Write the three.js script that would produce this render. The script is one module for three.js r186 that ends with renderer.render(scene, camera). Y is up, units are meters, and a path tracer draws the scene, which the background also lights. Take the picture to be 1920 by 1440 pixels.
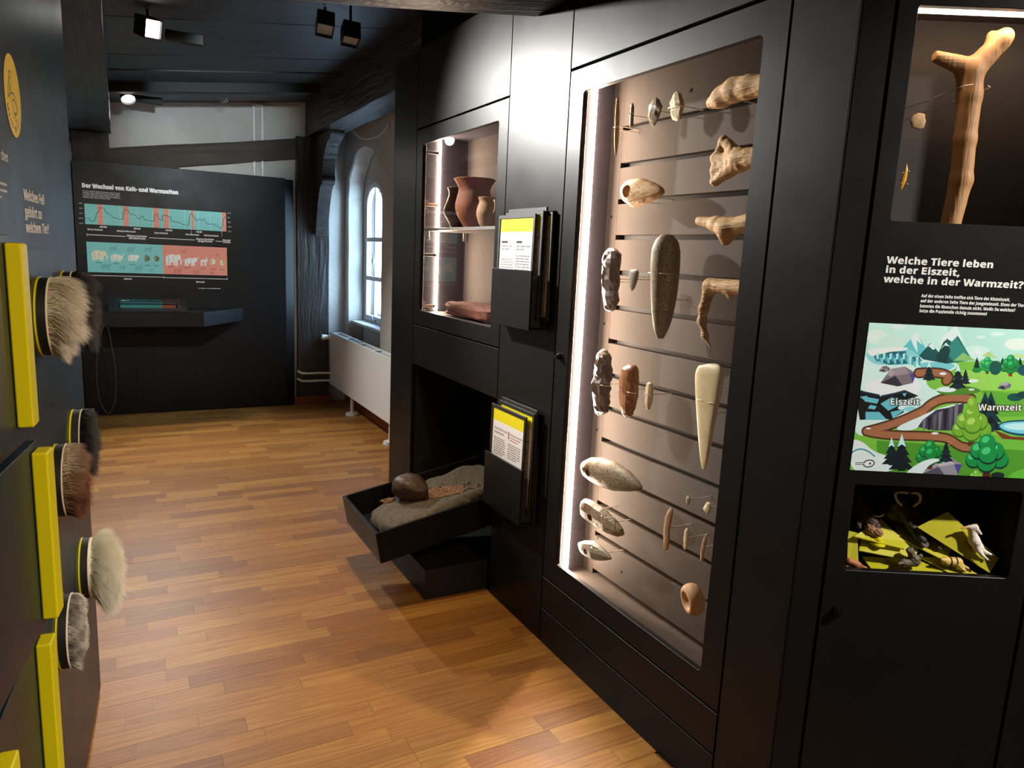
import * as THREE from 'three';
import { RoundedBoxGeometry } from 'three/addons/geometries/RoundedBoxGeometry.js';
import { mergeGeometries, mergeVertices, toCreasedNormals } from 'three/addons/utils/BufferGeometryUtils.js';
import { Brush, Evaluator, SUBTRACTION } from 'three-bvh-csg';
import { MarchingCubes } from 'three/addons/objects/MarchingCubes.js';
import { ImprovedNoise } from 'three/addons/math/ImprovedNoise.js';
import { RectAreaLightUniformsLib } from 'three/addons/lights/RectAreaLightUniformsLib.js';

// ------------------------------------------------------------------ camera, sky, lights, exposure
RectAreaLightUniformsLib.init();
const R = (d) => d * Math.PI / 180;
const scene = new THREE.Scene();
const camera = new THREE.PerspectiveCamera(56.087, 4 / 3, 0.03, 60);
camera.position.set(0, 1.5, 0);
camera.rotation.set(R(-9.994), R(-28.689), R(2.652), 'YXZ');
scene.add(camera);
const renderer = new THREE.WebGLRenderer({ antialias: true });
renderer.toneMapping = THREE.LinearToneMapping;
renderer.toneMappingExposure = 0.62;
renderer.shadowMap.enabled = true;
scene.background = new THREE.Color().setRGB(17, 26.5, 36);   // overcast daylight outside the window, blue beside the warm lamps

const COOL = new THREE.Color().setRGB(1.0, 0.97, 0.92), WARM = new THREE.Color().setRGB(1.0, 0.76, 0.47), STRIP = new THREE.Color().setRGB(1.0, 0.77, 0.58);
// lamp settings: head position, aim, candela, half angle, penumbra, colour (the lamps themselves are built further down)
const LAMPS = {
  wallWasher: { at: [0.20, 2.52, -4.2], aim: [1.46, 1.62, -2.1], cd: 92, angle: R(30), pen: 1.0, color: COOL },
  backRound: { at: [0.115, 2.53, -6.42], aim: [0.7, 0.0, -4.6], cd: 34, angle: R(46), pen: 0.8, color: COOL },
  twinA: { at: [0.985, 2.60, -3.98], aim: [0.87, 1.85, -3.55], color: COOL },
  twinB: { at: [1.105, 2.555, -3.93], aim: [1.0, 1.35, -3.5], color: COOL },
  addedFillA: { at: [0.42, 2.50, -2.78], aim: [0.4, 1.3, -6.95], cd: 32, angle: R(18), pen: 0.6, color: COOL },  // added fill light, hidden by the beam, to brighten the chart panel
  addedFillC: { at: [0.62, 2.50, -2.82], aim: [0.75, 2.42, -7.08], cd: 36, angle: R(12), pen: 0.7, color: new THREE.Color().setRGB(0.76, 0.93, 1.0) },  // made-up bluish lamp out of sight, lifts the dim end wall
  addedFillB: { at: [0.72, 2.52, -2.80], aim: [0.35, 0.0, -3.1], cd: 13, angle: R(46), pen: 0.9, color: WARM },  // extra warm fill put behind the beam for the floor
  rearA: { at: [2.4, 2.5, 0.5], aim: [1.72, 1.05, -0.9], cd: 36, angle: R(36), pen: 0.8, color: COOL },
  rearB: { at: [1.05, 2.42, 0.25], aim: [-0.05, 0.55, -2.2], cd: 18, angle: R(38), pen: 0.8, color: WARM },
};

// ------------------------------------------------------------------ helpers
let seed = 7;
function rnd() { seed = (seed + 0x6D2B79F5) | 0; let t = Math.imul(seed ^ (seed >>> 15), 1 | seed); t = (t + Math.imul(t ^ (t >>> 7), 61 | t)) ^ t; return ((t ^ (t >>> 14)) >>> 0) / 4294967296; }
const rr = (a, b) => a + (b - a) * rnd();
const clamp = (x, a = 0, b = 1) => Math.min(b, Math.max(a, x));
const lerp = (a, b, t) => a + (b - a) * t;
const smooth = (a, b, x) => { const t = clamp((x - a) / (b - a)); return t * t * (3 - 2 * t); };
const perlin = new ImprovedNoise();
const n3 = (x, y, z) => perlin.noise(x + 31.7, y + 17.3, z + 5.1);
const fbm3 = (x, y, z, o = 3) => { let s = 0, a = 0.5, f = 1; for (let i = 0; i < o; i++) { s += a * n3(x * f, y * f, z * f); f *= 2.03; a *= 0.5; } return s; };

const taken = {};
function numbered(name) { const n = taken[name] = (taken[name] ?? -1) + 1; return n ? name + '_' + String(n).padStart(3, '0') : name; }
function tag(o, label, category, group, kind) { o.userData.label = label; o.userData.category = category; if (group) o.userData.group = group; if (kind) o.userData.kind = kind; return o; }
function thing(name, label, category, p = [0, 0, 0], turn = 0, group) {
  const o = new THREE.Group(); o.name = numbered(name); o.position.set(...p); o.rotation.y = turn; scene.add(o); return tag(o, label, category, group);
}
function shadow(m) { m.castShadow = true; m.receiveShadow = true; return m; }
function part(name, geo, mat, parent) { const m = shadow(new THREE.Mesh(Array.isArray(geo) ? join(geo) : geo, mat)); m.name = name; parent.add(m); return m; }
function single(name, geo, mat, label, category, group) { const m = part(numbered(name), geo, mat, scene); return tag(m, label, category, group); }
function struct(name, geo, mat, parent) { const m = part(parent ? name : numbered(name), geo, mat, parent || scene); if (!parent) m.userData.kind = 'structure'; return m; }
function structGroup(name) { const g = new THREE.Group(); g.name = numbered(name); g.userData.kind = 'structure'; scene.add(g); return g; }
function join(list) {
  list = list.map((g) => { const h = g.index ? g.toNonIndexed() : g; for (const k of Object.keys(h.attributes)) if (!['position', 'normal', 'uv', 'color'].includes(k)) h.deleteAttribute(k); return h; });
  const all = ['normal', 'uv', 'color'].filter((k) => list.every((g) => g.attributes[k]));
  for (const g of list) for (const k of Object.keys(g.attributes)) if (k !== 'position' && !all.includes(k)) g.deleteAttribute(k);
  return mergeGeometries(list, false);
}
// uv in metres, by the way each face points
function metricUV(g, s = 1, ou = 0, ov = 0) {
  if (g.index) g = g.toNonIndexed();
  if (!g.attributes.normal) g.computeVertexNormals();
  const p = g.attributes.position, uv = new Float32Array(p.count * 2), a = new THREE.Vector3(), b = new THREE.Vector3(), c = new THREE.Vector3();
  for (let i = 0; i < p.count; i += 3) {
    a.fromBufferAttribute(p, i); b.fromBufferAttribute(p, i + 1).sub(a); c.fromBufferAttribute(p, i + 2).sub(a); b.cross(c);
    const x = Math.abs(b.x), y = Math.abs(b.y), z = Math.abs(b.z);
    for (let k = 0; k < 3; k++) {
      a.fromBufferAttribute(p, i + k);
      const q = x >= y && x >= z ? [a.z, a.y] : y >= z ? [a.x, a.z] : [a.x, a.y];
      uv[(i + k) * 2] = q[0] * s + ou; uv[(i + k) * 2 + 1] = q[1] * s + ov;
    }
  }
  g.setAttribute('uv', new THREE.BufferAttribute(uv, 2)); return g;
}
// a box between two corners, edges eased by r
function bx(x0, y0, z0, x1, y1, z1, r = 0) {
  const w = Math.abs(x1 - x0), h = Math.abs(y1 - y0), d = Math.abs(z1 - z0);
  const g = r > 0 ? new RoundedBoxGeometry(w, h, d, 1, Math.min(r, w / 2.01, h / 2.01, d / 2.01)) : new THREE.BoxGeometry(w, h, d);
  g.translate((x0 + x1) / 2, (y0 + y1) / 2, (z0 + z1) / 2); return metricUV(g);
}
function tube(pts, r, seg = 24, sides = 8, closed = false) { return new THREE.TubeGeometry(new THREE.CatmullRomCurve3(pts.map((p) => new THREE.Vector3(...p)), closed), seg, r, sides, closed); }
function rod(a, b, r0, r1 = r0, sides = 8) {
  const A = new THREE.Vector3(...a), B = new THREE.Vector3(...b), g = new THREE.CylinderGeometry(r1, r0, A.distanceTo(B), sides);
  g.applyQuaternion(new THREE.Quaternion().setFromUnitVectors(new THREE.Vector3(0, 1, 0), B.clone().sub(A).normalize())); g.translate(...A.add(B).multiplyScalar(0.5).toArray()); return g;
}
// a flat plate with openings: outline and holes in (u, v), thickness t, eased edges
function plate(pts, holes, t, bevel = 0.0012) {
  const s = new THREE.Shape(pts.map((p) => new THREE.Vector2(...p)));
  for (const h of holes) s.holes.push(new THREE.Path(h.map((p) => new THREE.Vector2(...p))));
  const g = new THREE.ExtrudeGeometry(s, { depth: t - 2 * bevel, bevelEnabled: bevel > 0, bevelSize: bevel, bevelOffset: -bevel, bevelThickness: bevel, bevelSegments: 1, curveSegments: 10 });
  return g.translate(0, 0, bevel);
}
const rect = (a, b, c, d) => [[a, b], [c, b], [c, d], [a, d]];
function roundRect(a, b, c, d, r, n = 4) {
  const o = []; const cs = [[c - r, b + r, -90], [c - r, d - r, 0], [a + r, d - r, 90], [a + r, b + r, 180]];
  for (const [x, y, s] of cs) for (let i = 0; i <= n; i++) { const t = R(s + 90 * i / n); o.push([x + r * Math.cos(t), y + r * Math.sin(t)]); }
  return o;
}
// plates drawn in (z, y) standing in the plane x = const: u of the shape runs along -z, so that they are seen from -x
function facingLeft(g, x) { g.rotateY(-Math.PI / 2); g.translate(x, 0, 0); return metricUV(g); }   // shape (u, v, depth) -> (x - depth, v, u)

// ------------------------------------------------------------------ textures (colour, grain and relief of materials)
function pn(x, y, px, py) {   // value noise that repeats every px, py
  const xi = Math.floor(x), yi = Math.floor(y), fx = x - xi, fy = y - yi;
  const h = (a, b) => { a = ((a % px) + px) % px; b = ((b % py) + py) % py; let t = Math.imul(a * 374761393 + b * 668265263 + px * 97, 1274126177); t ^= t >>> 15; t = Math.imul(t, 2246822519); return ((t ^ (t >>> 13)) >>> 0) / 4294967296; };
  const u = fx * fx * (3 - 2 * fx), v = fy * fy * (3 - 2 * fy);
  return lerp(lerp(h(xi, yi), h(xi + 1, yi), u), lerp(h(xi, yi + 1), h(xi + 1, yi + 1), u), v);
}
function pf(u, v, fx, fy, o = 4) { let s = 0, a = 0.5, t = 0; for (let i = 0; i < o; i++) { s += a * pn(u * fx, v * fy, fx, fy); t += a; fx *= 2; fy *= 2; a *= 0.55; } return s / t; }
function tex(w, h, fn, srgb = true, rx = 1, ry = 1) {
  const d = new Uint8Array(w * h * 4);
  for (let j = 0; j < h; j++) for (let i = 0; i < w; i++) { const c = fn((i + 0.5) / w, (j + 0.5) / h), k = (j * w + i) * 4; if (typeof c === 'number') d[k] = d[k + 1] = d[k + 2] = clamp(c) * 255; else for (let q = 0; q < 3; q++) d[k + q] = clamp(c[q]) * 255; d[k + 3] = 255; }
  const t = new THREE.DataTexture(d, w, h); t.wrapS = t.wrapT = THREE.RepeatWrapping; t.magFilter = THREE.LinearFilter; t.minFilter = THREE.LinearMipmapLinearFilter; t.generateMipmaps = true;
  if (srgb) t.colorSpace = THREE.SRGBColorSpace; t.repeat.set(rx, ry); t.needsUpdate = true; return t;
}
const mixc = (a, b, t) => [lerp(a[0], b[0], t), lerp(a[1], b[1], t), lerp(a[2], b[2], t)];
const std = (o) => new THREE.MeshStandardMaterial(o);
const phy = (o) => new THREE.MeshPhysicalMaterial(o);
const hex = (h) => new THREE.Color(h);
const mottleT = tex(512, 512, (u, v) => { const f = 0.6 * pf(u, v, 5, 5, 5) + 0.4 * pf(v + 0.3, u, 40, 40, 3); return mixc([0.78, 0.78, 0.77], [1, 1, 1], f); }, true, 1.1, 1.1);
const mottleR = tex(512, 512, (u, v) => 0.74 + 0.26 * pf(u, v, 6, 6, 5), false, 1.1, 1.1);
const plasterB = tex(512, 512, (u, v) => 0.65 * pf(u, v, 7, 7, 5) + 0.35 * pf(v, u, 60, 60, 2), false, 0.9, 0.9);
const plasterC = tex(512, 512, (u, v) => mixc([0.86, 0.85, 0.84], [1, 1, 1], pf(u, v, 4, 4, 5)), true, 0.7, 0.7);
const oakGrain = (u, v, k) => { const w = pf(u, v, 2, 6, 3), ring = Math.sin((v * 9 + w * 3.2 + k) * 6.283) * 0.5 + 0.5, fib = pf(u, v, 5, 160, 3), pore = pf(u + 0.4, v, 16, 240, 2); return [ring, fib, pore]; };
const oakT = [0, 1, 2].map((k) => tex(1024, 256, (u, v) => { const [ring, fib, pore] = oakGrain(u, v, k * 0.37); let c = mixc([0.80, 0.70, 0.58], [1, 0.98, 0.93], 0.45 * ring + 0.55 * fib); if (pore > 0.66) c = mixc(c, [0.6, 0.47, 0.34], (pore - 0.66) * 2.2); return c; }, true, 1, 4));
const oakB = tex(1024, 256, (u, v) => pf(u, v, 6, 150, 3), false, 1, 4);
const oldB = tex(512, 512, (u, v) => { const w = pf(u, v, 3, 3, 3) * 0.06; return 0.55 * pf(u, v + w, 3, 46, 4) + 0.3 * pf(u, v, 9, 9, 4) + 0.15 * pf(v, u, 70, 70, 2); }, false, 0.9, 0.9);
const oldC = tex(512, 512, (u, v) => mixc([0.55, 0.53, 0.52], [1, 0.97, 0.95], pf(u, v, 3, 40, 4) * 0.6 + pf(u, v, 6, 6, 4) * 0.4), true, 0.9, 0.9);
const boardC = tex(512, 512, (u, v) => mixc([0.5, 0.49, 0.49], [1, 0.98, 0.97], 0.6 * pf(u, v, 3, 14, 4) + 0.4 * pf(u + 0.4, v, 9, 9, 4)), true, 0.7, 0.7);
const stoneB = tex(512, 512, (u, v) => 0.5 * pf(u, v, 10, 10, 5) + 0.5 * pf(v, u, 64, 64, 2), false, 4, 4);
const speckT = (a, b, c, f = 60, th = 0.62) => tex(256, 256, (u, v) => { let k = mixc(a, b, pf(u, v, 6, 6, 5)); const s = pf(u + 0.2, v + 0.7, f, f, 2); if (s > th) k = mixc(k, c, clamp((s - th) * 6)); return k; }, true, 11, 11);

const M = {
  panel: phy({ color: hex('#1c1b1a'), map: mottleT, roughness: 0.44, roughnessMap: mottleR, specularIntensity: 0.28 }),
  panelDark: phy({ color: hex('#17181a'), map: mottleT, roughness: 0.5, roughnessMap: mottleR, specularIntensity: 0.4 }),
  panelNavy: phy({ color: hex('#132b40'), map: mottleT, roughness: 0.42, roughnessMap: mottleR, specularIntensity: 0.7 }),
  panelEdge: std({ color: hex('#24211f'), roughness: 0.5, map: mottleT }),
  black: std({ color: hex('#121212'), roughness: 0.6 }),
  blackGloss: std({ color: hex('#0c0c0d'), roughness: 0.22 }),
  caseBoardLight: phy({ color: hex('#6a605b'), map: mottleT, roughness: 0.75, specularIntensity: 0.5 }),
  caseBoard: phy({ color: hex('#453e3a'), map: mottleT, roughness: 0.8, specularIntensity: 0.35 }),
  caseSide: std({ color: hex('#5f5b66'), map: mottleT, roughness: 0.45 }),
  glass: phy({ color: 0xffffff, transmission: 1, thickness: 0, roughness: 0.0, ior: 1.24, metalness: 0 }),
  shelfGlass: phy({ color: hex('#e8efe8'), transmission: 0.9, thickness: 0, roughness: 0.12, ior: 1.5 }),
  plaster: std({ color: hex('#d6d2cc'), map: plasterC, bumpMap: plasterB, bumpScale: 0.006, roughness: 0.9 }),
  white: std({ color: hex('#e8e8e6'), roughness: 0.38 }),
  whiteWood: std({ color: hex('#dfe3e6'), roughness: 0.45 }),
  timber: std({ color: hex('#3c3836'), map: oldC, bumpMap: oldB, bumpScale: 0.012, roughness: 0.5 }),
  timberGrey: std({ color: hex('#5a5048'), map: oldC, bumpMap: oldB, bumpScale: 0.012, roughness: 0.8 }),
  board: std({ color: hex('#37373a'), map: boardC, bumpMap: boardC, bumpScale: 0.005, roughness: 0.48 }),
  steel: std({ color: hex('#c9c6c0'), metalness: 1, roughness: 0.28 }),
  pin: std({ color: hex('#e6ddcc'), metalness: 0.6, roughness: 0.35 }),
  chrome: std({ color: hex('#8c8c8c'), metalness: 1, roughness: 0.15 }),
  yellow: std({ color: hex('#e0d60c'), roughness: 0.42 }),
  skirting: std({ color: hex('#8a4a26'), map: oakT[1], roughness: 0.4 }),
};
const oakTints = ['#b3823f', '#a97838', '#bb8c46', '#9e7036', '#b78642', '#a6763a', '#c0944d', '#986936'];
const oakMats = oakTints.map((c, i) => std({ color: hex(c), map: oakT[i % 3], bumpMap: oakB, bumpScale: 0.0005, roughness: 0.46 }));

// ------------------------------------------------------------------ shapes that recur
// rough-hewn timber between two corners: a box whose faces and arrises wander
function timber(x0, y0, z0, x1, y1, z1, amp = 0.012, step = 0.06) {
  const w = x1 - x0, h = y1 - y0, d = z1 - z0, g = new THREE.BoxGeometry(w, h, d, Math.max(2, Math.round(w / step)), Math.max(2, Math.round(h / step)), Math.max(2, Math.round(d / step)));
  g.translate((x0 + x1) / 2, (y0 + y1) / 2, (z0 + z1) / 2);
  const p = g.attributes.position, long = w > h ? (w > d ? 0 : 2) : (h > d ? 1 : 2), s = [5, 5, 5]; s[long] = 1.6;
  for (let i = 0; i < p.count; i++) {
    const q = [p.getX(i), p.getY(i), p.getZ(i)], a = q[0] * s[0], b = q[1] * s[1], c = q[2] * s[2];
    const e = [Math.min(q[0] - x0, x1 - q[0]), Math.min(q[1] - y0, y1 - q[1]), Math.min(q[2] - z0, z1 - q[2])].filter((t) => t < 1e-5).length > 1 ? 0.7 : 1;
    const v = [fbm3(a, b, c), fbm3(a + 40, b, c), fbm3(a, b + 40, c)].map((t) => t * amp * 2 * e); v[long] *= 0.3;
    p.setXYZ(i, q[0] + v[0], q[1] + v[1], q[2] + v[2]);
  }
  let o = metricUV(g);
  if (long === 1) { const uv = o.attributes.uv; for (let i = 0; i < uv.count; i++) uv.setXY(i, uv.getY(i), uv.getX(i)); }
  else if (long === 2) { const uv = o.attributes.uv, P = o.attributes.position; for (let i = 0; i < uv.count; i++) { if (Math.abs(uv.getY(i) - P.getZ(i)) < 1e-6) uv.setXY(i, uv.getY(i), uv.getX(i)); } }
  o.deleteAttribute('normal'); o = mergeVertices(o, 1e-5); return toCreasedNormals(o, R(38));
}
// a solid from its outline in (u, v): cross sections across the long axis, depth k times the width at most tmax; w = 3rd axis
function lithic(outline, o = {}) {
  const { k = 0.4, tmax = 1, narrow = 1, n = 26, m = 16, rough = 0, freq = 30, power = 2, facet = false, along } = o;
  let cx = 0, cy = 0; for (const p of outline) { cx += p[0]; cy += p[1]; } cx /= outline.length; cy /= outline.length;
  let sxx = 0, syy = 0, sxy = 0; for (const p of outline) { const a = p[0] - cx, b = p[1] - cy; sxx += a * a; syy += b * b; sxy += a * b; }
  const ang = along ?? 0.5 * Math.atan2(2 * sxy, sxx - syy), ca = Math.cos(ang), sa = Math.sin(ang);
  const L = outline.map(([x, y]) => [(x - cx) * ca + (y - cy) * sa, -(x - cx) * sa + (y - cy) * ca]);
  const a0 = Math.min(...L.map((p) => p[0])), a1 = Math.max(...L.map((p) => p[0]));
  const span = (a) => { let lo = 1e9, hi = -1e9; for (let i = 0; i < L.length; i++) { const p = L[i], q = L[(i + 1) % L.length]; if ((p[0] - a) * (q[0] - a) <= 0 && p[0] !== q[0]) { const t = (a - p[0]) / (q[0] - p[0]), y = p[1] + t * (q[1] - p[1]); lo = Math.min(lo, y); hi = Math.max(hi, y); } } return [lo, hi]; };
  const pos = [], idx = [], uvs = [];
  const wMax = Math.max(...Array.from({ length: 15 }, (_, i) => { const s = span(lerp(a0, a1, (i + 0.5) / 15)); return (s[1] - s[0]) / 2; }));
  for (let i = 0; i <= n; i++) {
    const t = i / n, e = (1 - Math.cos(t * Math.PI)) / 2, a = lerp(a0, a1, clamp(e, 0.004, 0.996));
    let [lo, hi] = span(a); const c = (lo + hi) / 2; let w = Math.max(0.0004, (hi - lo) / 2), d = Math.min(k * (0.8 * w + 0.2 * wMax * Math.sqrt(Math.max(0, 1 - (2 * e - 1) ** 4))), tmax, k * w * 2.2);
    if (i === 0 || i === n) { w *= 0.55; d *= 0.4; }
    for (let j = 0; j < m; j++) {
      const f = j / m * Math.PI * 2, cc = Math.cos(f), ss = Math.sin(f);
      let y = c + w * Math.sign(cc) * Math.abs(cc) ** (2 / power), z = d * Math.sign(ss) * Math.abs(ss) ** (2 / power);
      if (facet) { const q = 1 + rough * (rnd() - 0.5) * 0.75; if (i > 0 && i < n) { y = c + (y - c) * (1 + (q - 1) * 0.5); z *= q; } }
      else if (rough) { const q = 1 + rough * fbm3(a * freq, y * freq, z * freq + cx * 9, 3); y = c + (y - c) * (1 + (q - 1) * 0.6); z *= q; }
      const X = a * ca - y * sa, Y = a * sa + y * ca;
      pos.push(cx + X * narrow, cy + Y, z); uvs.push(a + cx, f / 6.283 * wMax * 4);
    }
  }
  for (let i = 0; i < n; i++) for (let j = 0; j < m; j++) { const p = i * m + j, q = i * m + (j + 1) % m; idx.push(p, q, p + m, q, q + m, p + m); }
  const c0 = pos.length / 3; pos.push(...[0, 1, 2].map((s) => { let v = 0; for (let j = 0; j < m; j++) v += pos[j * 3 + s]; return v / m; })); uvs.push(0, 0);
  const c1 = c0 + 1; pos.push(...[0, 1, 2].map((s) => { let v = 0; for (let j = 0; j < m; j++) v += pos[(n * m + j) * 3 + s]; return v / m; })); uvs.push(0, 0);
  for (let j = 0; j < m; j++) { idx.push(c0, (j + 1) % m, j, c1, n * m + j, n * m + (j + 1) % m); }
  let g = new THREE.BufferGeometry(); g.setAttribute('position', new THREE.Float32BufferAttribute(pos, 3)); g.setAttribute('uv', new THREE.Float32BufferAttribute(uvs, 2)); g.setIndex(idx);
  if (facet) { g = g.toNonIndexed(); g.computeVertexNormals(); g = toCreasedNormals(g, R(facet * 0.35)); } else g.computeVertexNormals();
  return g;
}
// smooth union of tapered bones (a, b, ra, rb), meshed; flatten: scale of the distance across the third axis
function blob(bones, o = {}) {
  const { res = 48, k = 0.01, pad = 0.01, noise = 0, freq = 40, cuts = [] } = o;
  const lo = [1e9, 1e9, 1e9], hi = [-1e9, -1e9, -1e9];
  for (const [a, b, ra, rb] of bones) for (const [p, r] of [[a, ra], [b, rb]]) for (let i = 0; i < 3; i++) { lo[i] = Math.min(lo[i], p[i] - r - pad); hi[i] = Math.max(hi[i], p[i] + r + pad); }
  const mc = new MarchingCubes(res, new THREE.MeshBasicMaterial(), false, false, 240000); mc.isolation = 0;
  const c = [0, 1, 2].map((i) => (lo[i] + hi[i]) / 2), h = [0, 1, 2].map((i) => (hi[i] - lo[i]) / 2 * 1.04);
  const B = bones.map(([a, b, ra, rb]) => { const d = [b[0] - a[0], b[1] - a[1], b[2] - a[2]]; return [a, d, d[0] ** 2 + d[1] ** 2 + d[2] ** 2 || 1e-9, ra, rb]; });
  for (let z = 0; z < res; z++) for (let y = 0; y < res; y++) for (let x = 0; x < res; x++) {
    const px = c[0] + (x - res / 2) / (res / 2) * h[0], py = c[1] + (y - res / 2) / (res / 2) * h[1], pz = c[2] + (z - res / 2) / (res / 2) * h[2];
    let d = 1e9;
    for (const [a, e, l, ra, rb] of B) {
      const qx = px - a[0], qy = py - a[1], qz = pz - a[2], t = clamp((qx * e[0] + qy * e[1] + qz * e[2]) / l);
      const dd = Math.hypot(qx - e[0] * t, qy - e[1] * t, qz - e[2] * t) - lerp(ra, rb, t);
      const f = clamp(0.5 + 0.5 * (d - dd) / k); d = lerp(d, dd, f) - k * f * (1 - f);
    }
    for (const [p, n] of cuts) d = Math.max(d, (px - p[0]) * n[0] + (py - p[1]) * n[1] + (pz - p[2]) * n[2]);
    if (noise) d += noise * fbm3(px * freq, py * freq, pz * freq, 3);
    mc.field[x + y * res + z * res * res] = -d;
  }
  mc.update();
  const cnt = mc.count, P = new Float32Array(cnt * 3);
  for (let i = 0; i < cnt * 3; i++) P[i] = c[i % 3] + mc.positionArray[i] * h[i % 3];
  let g = new THREE.BufferGeometry(); g.setAttribute('position', new THREE.BufferAttribute(P, 3));
  g = mergeVertices(g, Math.min(...h) / res / 20); g.computeVertexNormals();
  g = metricUV2(g); return g;
}
function metricUV2(g) { const p = g.attributes.position, uv = new Float32Array(p.count * 2); for (let i = 0; i < p.count; i++) { uv[i * 2] = p.getX(i) + 0.5 * p.getZ(i); uv[i * 2 + 1] = p.getY(i) + 0.3 * p.getZ(i); } g.setAttribute('uv', new THREE.BufferAttribute(uv, 2)); return g; }
// printed sheet: a canvas drawn in metres (origin at lower left, y up as on the wall)
function print(w, h, px, draw, o = {}) {
  const cv = document.createElement('canvas'); cv.width = Math.round(w * px); cv.height = Math.round(h * px); const c = cv.getContext('2d');
  c.scale(px, px); c.clearRect(0, 0, w, h); draw(c, w, h);
  if (o.contrast) { const im = c.getImageData(0, 0, cv.width, cv.height), d = im.data; for (let i = 0; i < d.length; i += 4) for (let k = 0; k < 3; k++) d[i + k] = clamp((d[i + k] / 255 - 0.5) * o.contrast + 0.5 + (o.lift ?? 0)) * 255; c.putImageData(im, 0, 0); }
  const t = new THREE.CanvasTexture(cv); t.colorSpace = THREE.SRGBColorSpace; t.anisotropy = 8;
  return std({ map: t, transparent: !o.solid, roughness: o.rough ?? 0.55, color: o.color ?? 0xffffff });
}
function text(c, s, x, y, size, o = {}) {   // size = height of the line in metres, o.sx = widening
  c.save(); c.translate(x, y); const k = 100; c.scale(size / k * (o.sx ?? 1), size / k); c.font = (o.weight ?? 'bold') + ' ' + k + 'px ' + (o.font ?? 'sans-serif'); c.textAlign = o.align ?? 'left'; c.fillStyle = o.fill ?? '#f2efe8';
  if (o.fit) { const m = c.measureText(s).width; c.scale(o.fit / size * k / m / (o.sx ?? 1), 1); }
  if (o.bold) { c.lineWidth = o.bold; c.lineJoin = 'round'; c.strokeStyle = c.fillStyle; c.strokeText(s, 0, 0); }
  if (o.stroke) { c.lineWidth = o.lw ?? 14; c.lineJoin = 'round'; c.strokeStyle = o.stroke; c.strokeText(s, 0, 0); }
  c.fillText(s, 0, 0); c.restore();
}
function greek(c, x, y, w, lines, lead, size, fill, ragged = 0.12) {   // lines of print too small to read
  c.fillStyle = fill;
  for (let i = 0; i < lines; i++) { let a = x; const end = x + w * (1 - ragged * rnd() - (i === lines - 1 ? 0.25 : 0)); while (a < end) { const l = Math.min(end - a, size * rr(1.2, 5)); c.fillRect(a, y + i * lead, l, size * 0.62); a += l + size * 0.45; } }
}

// ================================================================== the building
// floor: oak strip parquet, the strips run along x
{
  const floor = structGroup('floor');
  part('subfloor', bx(-1.0, -0.15, -7.5, 3.1, -0.004, 2.2), std({ color: hex('#7a5230'), map: oakT[0], roughness: 0.5 }), floor);
  const strips = [], W = 0.0775;
  for (let row = 0, z = -7.19; z < -0.6; row++, z += W) {
    const x0 = -0.34, x1 = z < -4.05 ? 1.95 : z < -1.15 ? 1.42 : 1.9; let x = x0 - rr(0, 0.4);
    while (x < x1) { const l = rnd() < 0.2 ? rr(0.5, 0.75) : rr(0.22, 0.48), a = Math.max(x, x0), b = Math.min(x + l, x1); if (b - a > 0.02) strips.push([a, b, z]); x += l; }
  }
  const inView = (s) => s[2] > -7.1 && s[2] < -1.2 && s[1] > -0.3 + (s[2] > -2.5 ? 0.3 : 0);
  strips.sort((a, b) => (inView(b) - inView(a)) || (b[2] - a[2]));
  const rest = oakMats.map(() => []);
  strips.forEach(([a, b, z], i) => {
    const g = new THREE.BoxGeometry(b - a - 0.0008, 0.012, W - 0.0008), k = Math.floor(rnd() * 8), ou = rnd() * 3, ov = rnd() * 3; const gg = metricUV(g, 1, ou, ov); gg.translate((a + b) / 2, -0.006 + rr(-0.0003, 0), z + W / 2);
    if (i < 300) part('strip', gg, oakMats[k], floor); else rest[k].push(gg);
  });
  rest.forEach((l, k) => { if (l.length) part('parquet_rest', l, oakMats[k], floor).userData.kind = 'stuff'; });
}
// ceiling: wide painted boards, rising to the right as the old house has settled
const SLOPE = Math.atan(0.135), ceilY = (x) => 2.6 + 0.135 * (x + 0.02);
{
  const ceil = structGroup('ceiling'); ceil.position.set(-0.02, 2.6, 0); ceil.rotation.z = SLOPE;
  part('ceiling_slab', bx(-1.3, 0.055, -7.5, 3.3, 0.25, 2.2), M.black, ceil);
  let z = -7.52; const edges = [-7.1, -6.65, -6.2, -5.76, -5.31, -4.84, -4.4];
  const lines = [z, ...edges]; for (let q = -3.96; q < 2.2; q += 0.44) lines.push(q + rr(-0.03, 0.03)); lines.push(2.2);
  for (let i = 0; i + 1 < lines.length; i++) { const dy = rr(-0.007, 0.007); part('ceiling_board', timber(-1.3, dy, lines[i] + 0.008, 3.3, 0.05, lines[i + 1] - 0.008, 0.003, 0.09), M.board, ceil); }
}
struct('wall_front', bx(-1.0, 0, 2.0, 3.1, 3.3, 2.2), M.plaster);
struct('wall_right_rear', bx(2.95, 0, -3.6, 3.15, 3.4, 2.2), M.plaster);
struct('wall_right_return', bx(2.25, 0, -3.75, 3.15, 3.4, -3.55), M.plaster);
struct('wall_left', bx(-0.8, 0, -7.2, -0.31, 3.2, -2.95), M.plaster);
struct('wall_left_rear', bx(-1.0, 0, -2.95, -0.75, 3.2, 2.2), M.plaster);
struct('wall_back', bx(-0.8, 0, -7.45, 2.26, 3.3, -7.08), M.plaster);
struct('baseboard_left', bx(-0.31, 0, -7.2, -0.235, 0.07, -2.95, 0.004), std({ color: hex('#b9b4ad'), roughness: 0.5 }));
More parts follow.
